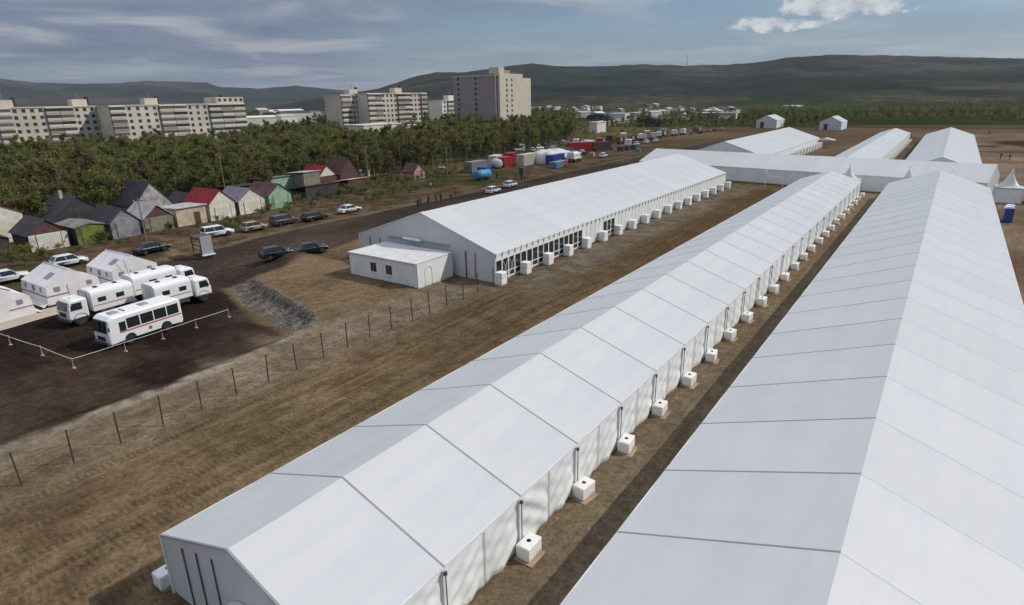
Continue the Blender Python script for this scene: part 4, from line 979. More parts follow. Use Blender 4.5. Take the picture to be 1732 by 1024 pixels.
W_BROWN = gcol('brown', (0.12, 0.055, 0.045), (0.07, 0.04, 0.035)); W_DARK = gcol('dark', (0.04, 0.036, 0.036), (0.065, 0.055, 0.052)); W_PINK = gcol('pink', (0.38, 0.19, 0.16), (0.45, 0.40, 0.36))
R_RED = gcol('red_roof', (0.26, 0.012, 0.018), (0.20, 0.012, 0.016)); R_GREY = gcol('grey_roof', (0.19, 0.195, 0.215), (0.15, 0.155, 0.17)); R_DARK = gcol('dark_roof', (0.040, 0.034, 0.037), (0.07, 0.05, 0.055)); R_RUST = gcol('rust_roof', (0.12, 0.05, 0.045), (0.07, 0.035, 0.03))
R_PURP = gcol('purple_roof', (0.055, 0.042, 0.055), (0.035, 0.03, 0.036)); R_LIGHT = gcol('light_roof', (0.45, 0.43, 0.42), (0.35, 0.32, 0.30)); R_FELT = gcol('felt_roof', (0.16, 0.155, 0.14), (0.23, 0.22, 0.20))
DOORM = gcol('door', (0.10, 0.05, 0.035), (0.07, 0.04, 0.03))
def garage(label, xf, y0, y1, depth, eave, ridge, wall, roof, gable=None, door=None, name='garage', flat=False, over=0.25, gate=None, chimney=False, z=None):
    w = y1 - y0; yc = (y0 + y1) / 2
    t = thing(name, label, 'garage' if name == 'garage' else 'house', (xf, yc, zat(xf, yc) - 0.02 if z is None else z))
    h = w / 2
    part('front_wall', MB().box(-0.12, 0, -h, h, 0, eave), wall, t)
    part('back_wall', MB().box(-depth, -depth + 0.12, -h, h, 0, eave), wall, t)
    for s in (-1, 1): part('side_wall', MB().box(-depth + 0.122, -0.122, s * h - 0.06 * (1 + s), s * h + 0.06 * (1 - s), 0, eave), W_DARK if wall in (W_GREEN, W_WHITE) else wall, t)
    if flat:
        part('roof', MB().prism([(-depth - over, eave + 0.01), (over, ridge - .15), (over, ridge), (-depth - over, eave + 0.16)], 'y', -h - over, h + over), roof, t)
        if ridge - eave > 0.3: part('front_parapet', MB().box(-0.12, 0.003, -h, h, eave + 0.001, ridge - 0.2), wall, t)
    else:
        for xx in (0, -depth + 0.12): part('gable', MB().prism([(-h, eave + 0.001), (h, eave + 0.001), (0, ridge)], 'x', xx - 0.12, xx - 0.002), gable or wall, t)
        k = (ridge - eave) / h
        for s in (-1, 1):
            rf = part('roof_slope', MB().prism([(s * (h + over), eave - over * k + 0.02), (0, ridge + 0.02), (0, ridge + 0.12), (s * (h + over), eave - over * k + 0.12)], 'x', -depth - over, over * 0.7), roof, t)
            n_ = max(2, int(depth / 1.2))
            for j in range(1, n_):
                xx = -depth + depth * j / n_
                part('sheet_seam', MB().prism([(s * (h + over), eave - over * k + 0.12), (0, ridge + 0.12), (0, ridge + 0.15), (s * (h + over), eave - over * k + 0.15)], 'x', xx - 0.03, xx + 0.03), roof, rf)
    if gate is not None:
        for s in (-1, 1): g_ = part('gate_leaf', MB().box(0.0, 0.05, min(s * 0.015, s * h * 0.62), max(s * 0.015, s * h * 0.62), 0.04, min(eave - 0.15, 2.3)), gate, t)
        for s in (-1, 1): part('gate_jamb', MB().box(0.0, 0.04, s * h * 0.643 - 0.04, s * h * 0.643 + 0.04, 0, min(eave - 0.1, 2.35)), WOODD, g_)
    if door is not None:
        d_ = part('door', MB().box(0.0, 0.05, door, door + 1.0, 0.05, 2.05), DOORM, t); part('handle', MB().box(0.05, 0.08, door + 0.8, door + 0.88, 0.95, 1.1), POST, d_)
    if chimney: part('chimney', MB().box(-depth * 0.5 - .2, -depth * .5 + .2, -0.9, -0.5, ridge - 0.6, ridge + 0.8), W_SILVER, t)
    return t
G = garage
G('dark arched-looking shed at the left edge of the garage row', -103.2, 22.4, 27.2, 6.5, 2.2, 3.3, W_DARK, R_PURP)
G('garage with chalky white front and rust brown gable', -101.6, 28.9, 33.6, 6.5, 2.35, 4.25, W_WHITE, R_DARK, gable=W_BROWN, gate=W_WHITE)
G('yellow-green garage with a low grey roof', -100.6, 34.3, 38.0, 6.5, 2.6, 3.0, W_GREEN, R_FELT, flat=False, gate=W_GREEN)
G('tall grey-blue boarded garage with a dark roof', -100.6, 38.9, 42.9, 7.5, 2.5, 4.4, W_GREY, R_PURP, gate=W_GREY)
G('olive garage with brown gable and light tin roof', -101.3, 44.0, 48.4, 6.5, 2.3, 4.1, W_OLIVE, R_LIGHT, gable=W_BROWN, gate=W_OLIVE)
G('beige flat-roofed shed with a dark door beside the red roof', -101.6, 49.2, 54.2, 6.0, 2.7, 3.1, W_BEIGE, R_LIGHT, flat=True, door=0.4)
G('cream garage with a bright red gabled roof', -101.6, 54.9, 59.5, 8.0, 2.9, 5.0, W_CREAM, R_RED, gate=W_CREAM)
G('white garage under a blue-grey roof, right of the red one', -102.4, 60.8, 66.0, 7.0, 2.5, 4.4, W_WHITE, R_GREY, gate=W_CREAM)
G('mint green garage with a dark red-brown roof', -102.6, 67.0, 71.9, 7.5, 2.6, 4.5, W_MINT, R_RUST, gate=W_MINT)
G('cream house with a red roof at the far left edge', -113.0, 25.5, 32.2, 7.5, 4.2, 6.0, W_CREAM, R_RED, name='shed_house')
G('dark purple-roofed house behind the yellow-green garage', -110.5, 34.8, 43.0, 8.0, 2.6, 5.7, W_DARK, R_PURP, name='shed_house', chimney=True)
G('house with tall weathered silver gable behind the olive garage', -110.2, 46.9, 53.0, 8.5, 3.0, 6.6, W_SILVER, R_DARK, name='shed_house')
G('low dark-roofed shed behind the beige flat one', -110.5, 55.0, 59.0, 6.0, 2.2, 3.8, W_DARK, R_PURP, name='shed_house')
G('dark shed with white roof edge behind the blue-grey roof', -111.5, 65.5, 71.0, 6.0, 3.4, 4.0, W_DARK, R_DARK, name='shed_house', flat=True)
G('grey-green box house behind the mint garage', -116.0, 76.2, 82.6, 6.0, 3.4, 4.2, W_MINT, R_FELT, name='shed_house', flat=True)
G('beige and olive two-storey shed with small white roof', -112.4, 82.4, 86.6, 5.5, 4.3, 4.9, W_OLIVE, R_LIGHT, name='shed_house', flat=True, door=0.6)
G('small house with bright red roof and white gable', -113.5, 87.2, 92.0, 6.5, 3.3, 5.5, W_BROWN, R_RED, gable=W_WHITE, name='shed_house')
G('tall maroon gabled house at the end of the garages', -114.5, 94.0, 99.5, 7.0, 3.2, 6.6, W_BROWN, R_RUST, name='shed_house')
G('small white flat shed at the edge of the wood', -119.0, 102.5, 107.0, 4.0, 2.2, 2.6, W_WHITE, R_LIGHT, name='shed_house', flat=True)
G('low brown shed with a maroon lean-to roof', -105.5, 77.4, 86.0, 7.0, 1.7, 3.0, W_DARK, R_RUST, flat=True)
G('tiny brown hut with flat beige roof', -105.6, 88.6, 93.4, 4.5, 1.6, 2.4, W_BROWN, W_BEIGE, flat=True)
G('small pink hut with a white lower wall standing alone', -109.0, 112.6, 116.4, 4.0, 1.9, 3.7, W_PINK, R_RUST, gable=W_PINK, name='shed_house')
G('grey low hut by the spoil heap', -110.0, 102.4, 108.4, 4.5, 1.3, 2.2, W_DARK, R_PURP, flat=True)

# utility poles
def pole(label, x, y, h):
    t = thing('utility_pole', label, 'pole', (x, y, zat(x, y)))
    part('shaft', MB().tube((0, 0, -0.1), (0, 0, h), 0.11, 0.07, 8), mat('pole_wood', (0.22, 0.19, 0.16), 0.9, var=0.2), t)
    part('crossarm', MB().box(-0.05, 0.05, -0.7, 0.7, h - 0.5, h - 0.4), WOODD, t)
    for yy in (-0.6, 0.6): part('insulator', MB().lathe([(0.03, h - 0.4), (0.05, h - 0.34), (0.02, h - 0.28)], 8, 'z', (0, yy, 0)), WHITE, t)
pole('wooden pole in front of the olive garage', -94.0, 40.6, 6.6)
pole('wooden pole rising behind the blue-grey roofed garage', -111.0, 63.6, 10.5)
pole('tall wooden pole among the red-brown sheds', -113.0, 101.0, 9.0)
pole('wooden pole at the far right end of the sheds', -104.0, 119.5, 8.0)

# ------------------------------------------------------------------ people
def person_mesh(pose):
    V = []; E = []; Rr = []
    def v(p, r): V.append(p); Rr.append(r); return len(V) - 1
    def chain(start, pts):
        last = start
        for p, r in pts:
            i = v(p, r); E.append((last, i)); last = i
        return last
    sp = 0.10 if pose == 0 else 0.22
    pel = v((0, 0, 0.95), 0.15)
    ch = chain(pel, [((0, 0, 1.12), 0.145), ((0, 0.01, 1.32), 0.165), ((0, 0, 1.46), 0.07)])
    nk = chain(ch, [((0, 0.015, 1.54), 0.055), ((0, 0.03, 1.63), 0.098), ((0, 0.03, 1.72), 0.085)])
    for s in (-1, 1):
        dy = sp * s * (0 if pose == 0 else 1)
        chain(pel, [((s * 0.10, dy * 0.2, 0.86), 0.095), ((s * 0.11, dy * 0.6 + 0.02, 0.48), 0.062), ((s * 0.11, dy, 0.09), 0.045), ((s * 0.12, dy + 0.15, 0.04), 0.04)])
        bend = 0.05 if pose == 0 else -dy * 0.8
        hd = chain(ch, [((s * 0.20, 0, 1.42), 0.062), ((s * 0.26, -0.02 + bend * 0.3, 1.14), 0.045), ((s * 0.25, 0.06 + bend, 0.90), 0.034), ((s * 0.25, 0.09 + bend, 0.82), 0.03)])
        hx, hy, hz_ = V[hd]
        for k in range(4):
            chain(hd, [((hx, hy - 0.03 + 0.02 * k, hz_ - 0.05), 0.009), ((hx - s * 0.012, hy - 0.03 + 0.02 * k, hz_ - 0.085 - 0.008 * (k in (1, 2))), 0.008)])
        chain(hd, [((hx - s * 0.02, hy + 0.045, hz_ - 0.015), 0.010), ((hx - s * 0.025, hy + 0.055, hz_ - 0.05), 0.008)])
    me = bpy.data.meshes.new('person'); me.from_pydata(V, E, [])
    o = bpy.data.objects.new('tmp_person', me); COL.objects.link(o)
    sk = o.modifiers.new('s', 'SKIN'); sub = o.modifiers.new('d', 'SUBSURF'); sub.levels = 1
    for i, sv in enumerate(me.skin_vertices[0].data): sv.radius = (Rr[i], Rr[i]); sv.use_root = (i == 0)
    dg = bpy.context.evaluated_depsgraph_get(); out = bpy.data.meshes.new_from_object(o.evaluated_get(dg))
    bpy.data.objects.remove(o); bpy.data.meshes.remove(me)
    out.polygons.foreach_set('use_smooth', [True] * len(out.polygons))
    return out
PM = [person_mesh(0), person_mesh(1)]
SKIN = mat('skin', (0.42, 0.26, 0.19), 0.6)
def person(label, x, y, rz, top, trousers, pose=0):
    me = PM[pose].copy(); me.materials.clear()
    for m_ in (top, trousers, SKIN, BLACK): me.materials.append(m_)
    for p in me.polygons:
        z = p.center[2]; ax = abs(p.center[0])
        p.material_index = 3 if z < 0.09 and ax < 0.2 else (2 if z > 1.52 or (z < 0.9 and ax > 0.19 and z > 0.6) else (1 if z < 0.96 else 0))
    o = obj('person', me, None, (x, y, zat(x, y)), rz); tag(o, label, 'person')
    part('hair', MB().lathe([(0.03, 1.80), (0.085, 1.775), (0.104, 1.72), (0.106, 1.66), (0.098, 1.62)], 10, 'z', (0, 0.015, 0.0)), mat('hair', (0.03, 0.022, 0.018), 0.8), o, True)
    part('nose', MB().lathe([(0.018, 0.10), (0.012, 0.135), (0.003, 0.145)], 6, 'y', (0, 0, 1.655)), SKIN, o)
    return o
C1 = mat('cloth_dark', (0.022, 0.024, 0.03), 0.9); C2 = mat('cloth_navy', (0.03, 0.04, 0.075), 0.9); C3 = mat('cloth_black', (0.015, 0.015, 0.016), 0.9); C4 = mat('cloth_ochre', (0.30, 0.20, 0.06), 0.9); C5 = mat('cloth_olive', (0.07, 0.075, 0.04), 0.9); C6 = mat('cloth_pale', (0.4, 0.38, 0.34), 0.9)
folk = [('person in black standing leftmost of the group on the road', -79.0, 82.0, 0.6, C3, C3, 0), ('person in dark jacket, second of the group on the road', -80.6, 84.4, 2.0, C1, C3, 0), ('person in navy jacket stepping beside the dark group', -78.9, 84.6, -1.0, C2, C1, 1),
        ('person in dark clothes at the middle of the road group', -81.0, 87.2, 2.6, C1, C1, 1), ('person with olive jacket near the right of the road group', -80.8, 89.0, -2.0, C5, C3, 0), ('tall person in black at the right end of the road group', -80.0, 89.6, 1.2, C3, C1, 0),
        ('person in ochre top of the pair further up the road', -80.7, 93.4, 0.3, C4, C1, 0), ('person in dark clothes of the pair further up the road', -80.9, 95.2, 3.0, C1, C5, 1), ('lone person in pale top on the dirt before the sheds', -93.5, 101.5, 1.0, C6, C1, 1),
        ('person in dark jacket by the white car behind the tent roof', -83.3, 122.6, 0.5, C1, C3, 0), ('person in yellow-brown vest beside the dark jacket', -83.7, 124.6, 2.4, C4, C3, 0), ('person in black on the dirt right of the far tents', 12.3, 224.0, 0.4, C3, C3, 1), ('person in dark jacket walking right of the far tents', 14.2, 222.6, 0.9, C1, C3, 1),
        ('tiny person far away on the pale track at the right', 13.0, 345.0, 0.0, C3, C3, 0), ('tiny person beside the last tent of the far row', -7.0, 318.0, 0.0, C3, C3, 0)]
for lb, x, y, rz, a, b, ps in folk: person(lb, x, y, rz, a, b, ps)

# ------------------------------------------------------------------ apartment blocks in the valley
AP_WALL = mat('panel_wall', (0.60, 0.54, 0.44), 0.85, var=0.08, vscale=0.25, col2=(0.52, 0.45, 0.37), c2scale=0.07, c2lo=0.45, c2hi=0.6)
AP_WALL2 = mat('panel_wall_beige', (0.56, 0.50, 0.40), 0.85, var=0.08, vscale=0.25)
AP_BRICK = mat('brick_wall_mauve', (0.31, 0.255, 0.24), 0.85, var=0.12, vscale=0.3)
AP_PAR = [mat('parapet_%d' % k, c, 0.8, var=0.1) for k, c in enumerate([(0.62, 0.58, 0.50), (0.54, 0.49, 0.41), (0.34, 0.25, 0.20), (0.56, 0.51, 0.38), (0.40, 0.39, 0.36), (0.66, 0.63, 0.57)])]
AP_ROOF = mat('bitumen_roof', (0.10, 0.095, 0.095), 0.9)
win_f = MB().box(-0.01, 0.05, -0.8, 0.8, 0, 1.55).mesh('window', mat('window_frame_white', (0.42, 0.42, 0.41), 0.5, rand=0.2))
win_p = MB().box(0.05, 0.06, -0.7, 0.7, 0.08, 1.47).mesh('pane', GLASSB)
bal_p = [MB().box(0, 1.0, -2.7, 2.7, 0, 1.05).mesh('balcony', m_) for m_ in AP_PAR]
bal_g = MB().box(0.0, 0.92, -2.65, 2.65, 1.05, 2.35).mesh('glazing', mat('loggia_glass', (0.07, 0.066, 0.06), 0.45, var=0.4, vscale=0.5, rand=0.75))
bal_s = MB().box(0, 1.0, -2.72, 2.72, 2.35, 2.62).mesh('slab', AP_PAR[0])
def block(label, x, y0, y1, ztop, storeys, pattern, depth=12.0, wall=AP_WALL, rz=0.0, panes=True, seed=0, step=None):
    """panel block: facade along +y, facing +x; pattern: 'w' window bay, 'b' balcony bay"""
    r_ = random.Random(seed); L = y1 - y0; sh = 2.8; zb = ztop - storeys * sh
    t = thing('apartment_block', label, 'building', (x, y0, zb), rz)
    part('wall', MB().box(-depth, 0, 0, L, -4, storeys * sh), wall, t)
    part('roof', MB().box(-depth - 0.3, 0.3, -0.2, L + 0.2, storeys * sh, storeys * sh + 0.55), AP_PAR[1], t)
    unit = {'w': 3.2, 'b': 5.6}; tot = sum(unit[c] for c in pattern); k_ = L / tot; yy = 0.0
    for c in pattern:
        w = unit[c] * k_; yc = yy + w / 2; yy += w
        for s_ in range(storeys):
            z = s_ * sh + 0.2
            if c == 'w':
                o = obj('window', win_f, t, (0, yc, z + 0.75)); obj('pane', win_p, o)
            else:
                o = obj('balcony', bal_p[r_.choice([0, 0, 1, 1, 2, 3, 4, 5])], t, (0, yc, z)); o.scale = (1, k_, 1)
                obj('glazing', bal_g, o); obj('slab', bal_s, o)
    for j in range(max(1, int(L // 26))):
        yc = L * (j + 0.5) / max(1, int(L // 26)) + 4
        h_ = part('roof_house', MB().box(-8, -3.5, yc - 3, yc + 3, storeys * sh + 0.55, storeys * sh + 3.4), wall, t)
        part('antenna', MB().tube((-5, yc, storeys * sh + 3.4), (-5, yc, storeys * sh + 6.5), 0.12, n=5), POST, h_)
        part('vent_stack', MB().box(-6.5, -5.2, yc + 3.3, yc + 4.6, storeys * sh + 0.55, storeys * sh + 4.6), W_DARK, h_)
    if step:
        part('upper_storey', MB().box(-depth, 0.02, L - step, L, storeys * sh + 0.551, storeys * sh + 3.5), wall, t)
        for j in range(int(step / 3)): 
            o = obj('window', win_f, t, (0.03, L - step + 1.6 + 3 * j, storeys * sh + 1.3)); obj('pane', win_p, o)
    return t
block('leftmost pale panel apartment block behind the wood', -327, 52, 137, 18.6, 9, 'bwwwwbbwwwwbwwwwbbwwwb', seed=1)
block('second pale apartment block from the left, stepped at its right end', -312.5, 131, 197.5, 18.6, 9, 'bwwwwbbwwwbbb', seed=2, step=15)
block('narrow apartment block with white balconies left of the middle one', -289.5, 243.5, 262, 22.0, 9, 'bwb', seed=3, depth=14)
block('pale apartment block with rows of balconies in the middle distance', -280, 255, 305, 22.6, 9, 'bbwwwwbbwwwb', seed=4)
block('small white apartment block right behind the middle one', -282, 322, 342, 18.0, 6, 'wbw', seed=8, wall=AP_PAR[5])
# tower: mauve slab with a pale lift core
t = block('tower block with mauve left side and pale windowed end', -216.0, 292.8, 318, 31.0, 14, 'wbbw', depth=31, wall=AP_BRICK, seed=5)
part('pale_end_wall', MB().box(0.02, 1.6, 2.0, 25.4, -4, 14 * 2.8 + 1.2), AP_WALL2, t)
for s_ in range(13):
    for yy in (9.0, 14.0):
        o = obj('window', win_f, t, (1.6, yy, s_ * 2.8 + 2.6)); obj('pane', win_p, o)
part('pale_stair_tower', MB().box(-9, 1.0, 25.45, 35, -4, 14 * 2.8 - 1.0), AP_WALL2, t)
part('lift_house', MB().box(-6, 0.8, 2.5, 7.5, 14 * 2.8 + 1.2, 14 * 2.8 + 4.6), AP_WALL2, t)
fw_ = MB().box(-0.8, 0.8, -0.05, 0.01, 0, 1.5).mesh('window', GLASSB)
for s_ in range(14):
    for k in range(2): obj('window', fw_, t, (-27 + 13 * k, -0.0, s_ * 2.8 + 0.9))

# low buildings among the trees and beyond
def low_building(label, x, y, z, lx, ly, h, wall, roof, ridge=0.0, rz=0.0, nwin=4, name='low_building', group=None):
    t = thing(name, label, 'building', (x, y, z), rz, group)
    part('wall', MB().box(-lx / 2, lx / 2, -ly / 2, ly / 2, -2, h), wall, t)
    if ridge > 0:
        part('roof', MB().prism([(-lx / 2 - .4, h), (lx / 2 + .4, h), (0, h + ridge)], 'y', -ly / 2 - .4, ly / 2 + .4), roof, t)
    else: part('roof', MB().box(-lx / 2 - .3, lx / 2 + .3, -ly / 2 - .3, ly / 2 + .3, h + .001, h + .4), roof, t)
    wm = MB().box(0, 0.05, -0.7, 0.7, 0, min(1.4, h * 0.45)).mesh('window', GLASSB)
    for k in range(nwin): obj('window', wm, t, (lx / 2, -ly / 2 + ly * (k + 0.5) / nwin, h * 0.35))
    return t
GREENR = mat('green_roof', (0.03, 0.14, 0.085), 0.6, var=0.15, vscale=0.3); BLUER = mat('navy_roof', (0.05, 0.065, 0.13), 0.7, var=0.15, vscale=0.1); LB = low_building
LB('house with a dark green hipped roof below the tower block', -243, 318, -2.5, 20, 24, 5.0, W_DARK, GREENR, 4.0)
LB('white flat-roofed building standing inside the wood', -252, 232, -1.5, 14, 26, 8.4, W_CREAM, W_WHITE, nwin=8)
LB('white low annex at the end of the building inside the wood', -244, 252, -1.5, 9, 16, 7.2, W_CREAM, W_WHITE, nwin=4)
LB('long cream two-storey building at the edge of the town', -338, 232, -9, 12, 34, 9.0, W_CREAM, W_SILVER, nwin=10)
LB('cream building with small roof beyond the cream two-storey one', -352, 286, -9, 12, 22, 9.5, W_CREAM, W_SILVER, nwin=8)
LB('long pale terrace at the foot of the leftmost apartment block', -292, 98, -5, 10, 50, 6.5, W_CREAM, R_RUST, nwin=14)
LB('long hall with a navy blue roof at the edge of the village', -272, 548, -5, 22, 66, 7, W_DARK, BLUER, 2.2, rz=0.2)
LB('grey-brown warehouse in front of the navy roofed hall', -209, 425, -4, 16, 50, 5.5, W_OLIVE, R_FELT, 1.2, rz=0.1)
LB('white booth by the rear of the storage yard', -165, 320, -1.5, 5, 11, 6.5, W_CREAM, W_WHITE, nwin=0)
LB('dark workshop behind the row of lorries', -160, 395, -2, 14, 26, 6, W_DARK, R_DARK, 1.5)
rv = random.Random(5)
wl_ = [W_CREAM, W_WHITE, W_SILVER, W_GREY, W_OLIVE, W_BEIGE]; rl_ = [R_LIGHT, R_GREY, R_DARK, R_RUST, R_FELT, W_SILVER, R_LIGHT, AP_PAR[5]]
wn_ = ['cream', 'chalky', 'weathered', 'grey', 'olive', 'beige']; rn_ = ['light', 'blue-grey', 'dark', 'rusty', 'felt', 'silver', 'light tin', 'white']
def nth(k):
    o_ = ['', 'first', 'second', 'third', 'fourth', 'fifth', 'sixth', 'seventh', 'eighth', 'ninth', 'tenth', 'eleventh', 'twelfth', 'thirteenth', 'fourteenth', 'fifteenth', 'sixteenth', 'seventeenth', 'eighteenth', 'nineteenth']
    if k < 20: return o_[k]
    te_ = {2: ('twentieth', 'twenty'), 3: ('thirtieth', 'thirty'), 4: ('fortieth', 'forty')}[k // 10]
    return te_[0] if k % 10 == 0 else te_[1] + '-' + o_[k % 10]
def village(n, az0, az1, d0, d1, label, group, lo=8, hi=18, hh=(3, 5.5)):
    for i, az_ in enumerate(sorted(rv.uniform(az0, az1) for _ in range(n))):
        a = R(az_); d = rv.uniform(d0 ** .5, d1 ** .5) ** 2; x, y = math.sin(a) * d, math.cos(a) * d
        wi, ri = rv.randrange(len(wl_)), rv.randrange(len(rl_))
        LB('%s, %s walls, %s roof, %s from the left' % (label, wn_[wi], rn_[ri], nth(i + 1)), x, y, zat(x, y) - 0.3, rv.uniform(lo, hi) * .7, rv.uniform(lo, hi), rv.uniform(*hh), wl_[wi], rl_[ri], rv.choice([0, 1.5, 2.5]), rv.uniform(-0.4, 0.4), 2, 'village_house', group)
village(46, -34, -15.5, 560, 1150, 'village house on the plain', 'village houses on the plain', 11, 24, (3.5, 6.5))
village(16, -57, -49, 560, 1100, 'distant town building', 'distant town buildings', 14, 30, (5, 12))
village(20, -35, -22, 1200, 1900, 'tiny building under the hills', 'tiny buildings under the hills', 12, 26, (4, 8))
LB('large pale hall alone on the green plain far right', -255, 1290, -14, 26, 60, 9, W_SILVER, W_WHITE, 0)

# ------------------------------------------------------------------ containers, tanks and lorries along the yard by the road
CRED = mat('container_red', (0.30, 0.018, 0.020), 0.6, var=0.15, vscale=0.8); CBRN = mat('container_brown', (0.075, 0.04, 0.032), 0.7, var=0.2); CWHT = mat('container_white', (0.55, 0.55, 0.53), 0.6, var=0.1); CGRY = mat('container_grey', (0.20, 0.20, 0.19), 0.7, var=0.15); CCRM = mat('container_cream', (0.47, 0.43, 0.33), 0.7, var=0.12)
def container(label, x, y, rz, mt_, l=6.0, w=2.5, h=2.6, name='container'):
    t = thing(name, label, 'container', (x, y, zat(x, y)), rz)
    n = int(l / 0.3)
    for s in (-1, 1):
        P = []
        for k in range(n):
            y0 = -l / 2 + 0.1 + (l - 0.2) * k / n; dy = (l - 0.2) / n
            P += [(s * (w / 2 - 0.02), y0), (s * (w / 2 - 0.02), y0 + dy * .45), (s * (w / 2 - 0.06), y0 + dy * .55), (s * (w / 2 - 0.06), y0 + dy * .95)]
        P += [(s * (w / 2 - 0.1), l / 2 - 0.1), (s * (w / 2 - 0.1), -l / 2 + 0.1)]
        part('side_wall', MB().prism(P, 'z', 0.15, h - 0.12), mt_, t)
    part('roof', MB().box(-w / 2, w / 2, -l / 2, l / 2, h - 0.12, h), mt_, t); part('floor_frame', MB().box(-w / 2, w / 2, -l / 2, l / 2, 0.02, 0.15), mt_, t)
    part('end_wall', MB().box(-w / 2 + .06, w / 2 - .06, l / 2 - 0.06, l / 2 - 0.02, 0.15, h - .12), mt_, t)
    for s in (-1, 1):
        d_ = part('door', MB().box(min(s * 0.02, s * (w / 2 - 0.06)), max(s * 0.02, s * (w / 2 - 0.06)), -l / 2 + 0.02, -l / 2 + 0.06, 0.16, h - .13), mt_, t); part('lock_bar', MB().tube((s * 0.3, -l / 2 + 0.0, 0.2), (s * 0.3, -l / 2 + 0.0, h - .2), 0.025, n=5), POST, d_)
        for yy in (-1, 1): part('corner_post', MB().box(s * w / 2 - 0.06 - .06 * s, s * w / 2 + 0.06 - .06 * s, yy * l / 2 - .06 - .06 * yy, yy * l / 2 + .06 - .06 * yy, 0.151, h - .121), mt_, t)
    return t
def tank(label, x, y, rz, mt_, l=4.5, r=1.1):
    t = thing('storage_tank', label, 'tank', (x, y, zat(x, y)), rz)
    part('barrel', MB().lathe([(0.05, -l / 2 - 0.12), (r * 0.7, -l / 2 - 0.08), (r, -l / 2 + 0.05), (r, l / 2 - 0.05), (r * 0.7, l / 2 + 0.08), (0.05, l / 2 + 0.12)], 20, 'y', (0, 0, r + 0.3)), mt_, t, True)
    for yy in (-l * 0.3, l * 0.3): part('cradle', MB().box(-r * .8, r * .8, yy - 0.12, yy + 0.12, 0, 0.62), CHASSIS, t)
    for yy in (-l * 0.25, l * 0.25): part('band', MB().lathe([(r + 0.005, yy - 0.06), (r + 0.02, yy - 0.05), (r + 0.02, yy + 0.05), (r + 0.005, yy + 0.06)], 20, 'y', (0, 0, r + 0.3)), POST, t)
    part('manhole', MB().lathe([(0.25, 2 * r + 0.25), (0.25, 2 * r + 0.45), (0.05, 2 * r + 0.47)], 10), mt_, t)
    return t
tank('light blue cylindrical tank lying beside the road', -93.4, 120.4, -0.1, BLUEL)
tank('white cylindrical tank next to the red container', -105.0, 142.2, 0.9, CWHT, 3.6, 1.2)
container('grey cabin container with flat roof behind the blue tank', -106.5, 134.5, 0.05, CGRY, 7.5, 2.6, 2.8)
container('small red container between grey cabin and cream wagon', -105.6, 147.0, 0.1, CRED, 5.0, 2.6, 2.9)
container('long cream wagon container with a dark opening', -103.2, 155.0, 0.05, CCRM, 8.0, 2.6, 3.2)
container('blue container in front of the white tarpaulin stack', -97.0, 161.0, 0.15, BLUE, 9.0, 2.5, 2.8)
container('second blue container, further along the yard', -98.8, 174.0, 0.1, BLUE, 6.0, 2.5, 2.7)
container('bright red container at the right of the storage yard', -109.6, 199.0, -0.5, CRED, 9.0, 2.6, 3.4)
container('dark brown container to the right of the bright red one', -105.8, 208.0, -0.4, CBRN, 8.0, 2.6, 3.2)
container('low grey container in front of the blue one', -91.6, 154.0, 0.1, CGRY, 8.0, 2.3, 1.6)
# tarpaulin covered stack
t = thing('tarpaulin_stack', 'big stack of goods under a white tarpaulin in the storage yard', 'stack', (-100.5, 165.0, zat(-100, 165)))
def tf_(u, v):
    a = u * 2 * math.pi; s = [1.0, 1.02, 0.98, 0.9, 0.6, 0.02][min(5, int(v * 5 + .01))]; z = [0, 1.2, 2.4, 3.2, 3.6, 3.7][min(5, int(v * 5 + .01))]
    rr = 1 / max(abs(math.cos(a)), abs(math.sin(a))) ** 0.8
    return (3.4 * rr * s * math.cos(a), 7.0 * rr * s * math.sin(a), z + 0.25 * math.sin(5 * a) * (v > 0.3))
part('cover', MB().grid(tf_, 32, 5), CWHT, t, True); part('pallet', MB().box(-3, 3, -6.6, 6.6, 0.0, 0.14), WOOD, t)
for i, (x, y) in enumerate(((-97.8, 208.5), (-97.2, 212.0), (-96.6, 216.5))):
    t = thing('pallet_crate', 'dark crate of slats on the road, %s of three' % ('nearest', 'middle one', 'furthest')[i], 'crate', (x, y, zat(x, y)), 0.1)
    for k in range(5): part('slat', MB().box(-1.1, 1.1, -1.0 + 0.45 * k, -0.75 + 0.45 * k, 0.15, 1.6), WOODD, t)
    part('base', MB().box(-1.2, 1.2, -1.2, 1.2, 0, 0.15), WOODD, t)
# vans and lorries parked along the far road: one of each kind, then copies
tk_cols = [WHITE, CWHT, CRED, mat('lorry_green', (0.08, 0.11, 0.06), 0.5), CCRM, mat('lorry_orange', (0.36, 0.10, 0.03), 0.5)]
proto_t = truck('white box lorry, nearest of the row parked along the far road', (-103.0, 226.0, zat(-103, 226)), 0.4, name='lorry', bl_=4.2); proto_t['group'] = 'lorries along the far road'
PW = 'white_paint'
tlab = ['dark red lorry at the head of the far road row', 'second dark red lorry of the far road row', 'white lorry in the middle of the far road row', 'cream lorry in the far road row', 'white lorry with its tail to the road', 'green lorry in the far road row', 'white lorry near the right end of the row', 'pale lorry at the right end of the far row', 'red lorry behind the white ones', 'orange lorry towards the small storage tents']
tpos = [(-113, 240, 0.6, 2), (-112, 250, 0.5, 2), (-113, 262, 0.7, 0), (-111, 270, 0.5, 4), (-112, 279, 0.4, 0), (-114, 288, 0.9, 3), (-111, 296, 0.5, 0), (-110, 305, 0.2, 1), (-118, 272, 0.4, 2), (-111, 330, 0.8, 5)]
for lb, (x, y, rz, ci) in zip(tlab, tpos): copy_tree(proto_t, None, (x, y, zat(x, y)), rz, lb, swap={PW: tk_cols[ci]} if ci else None)
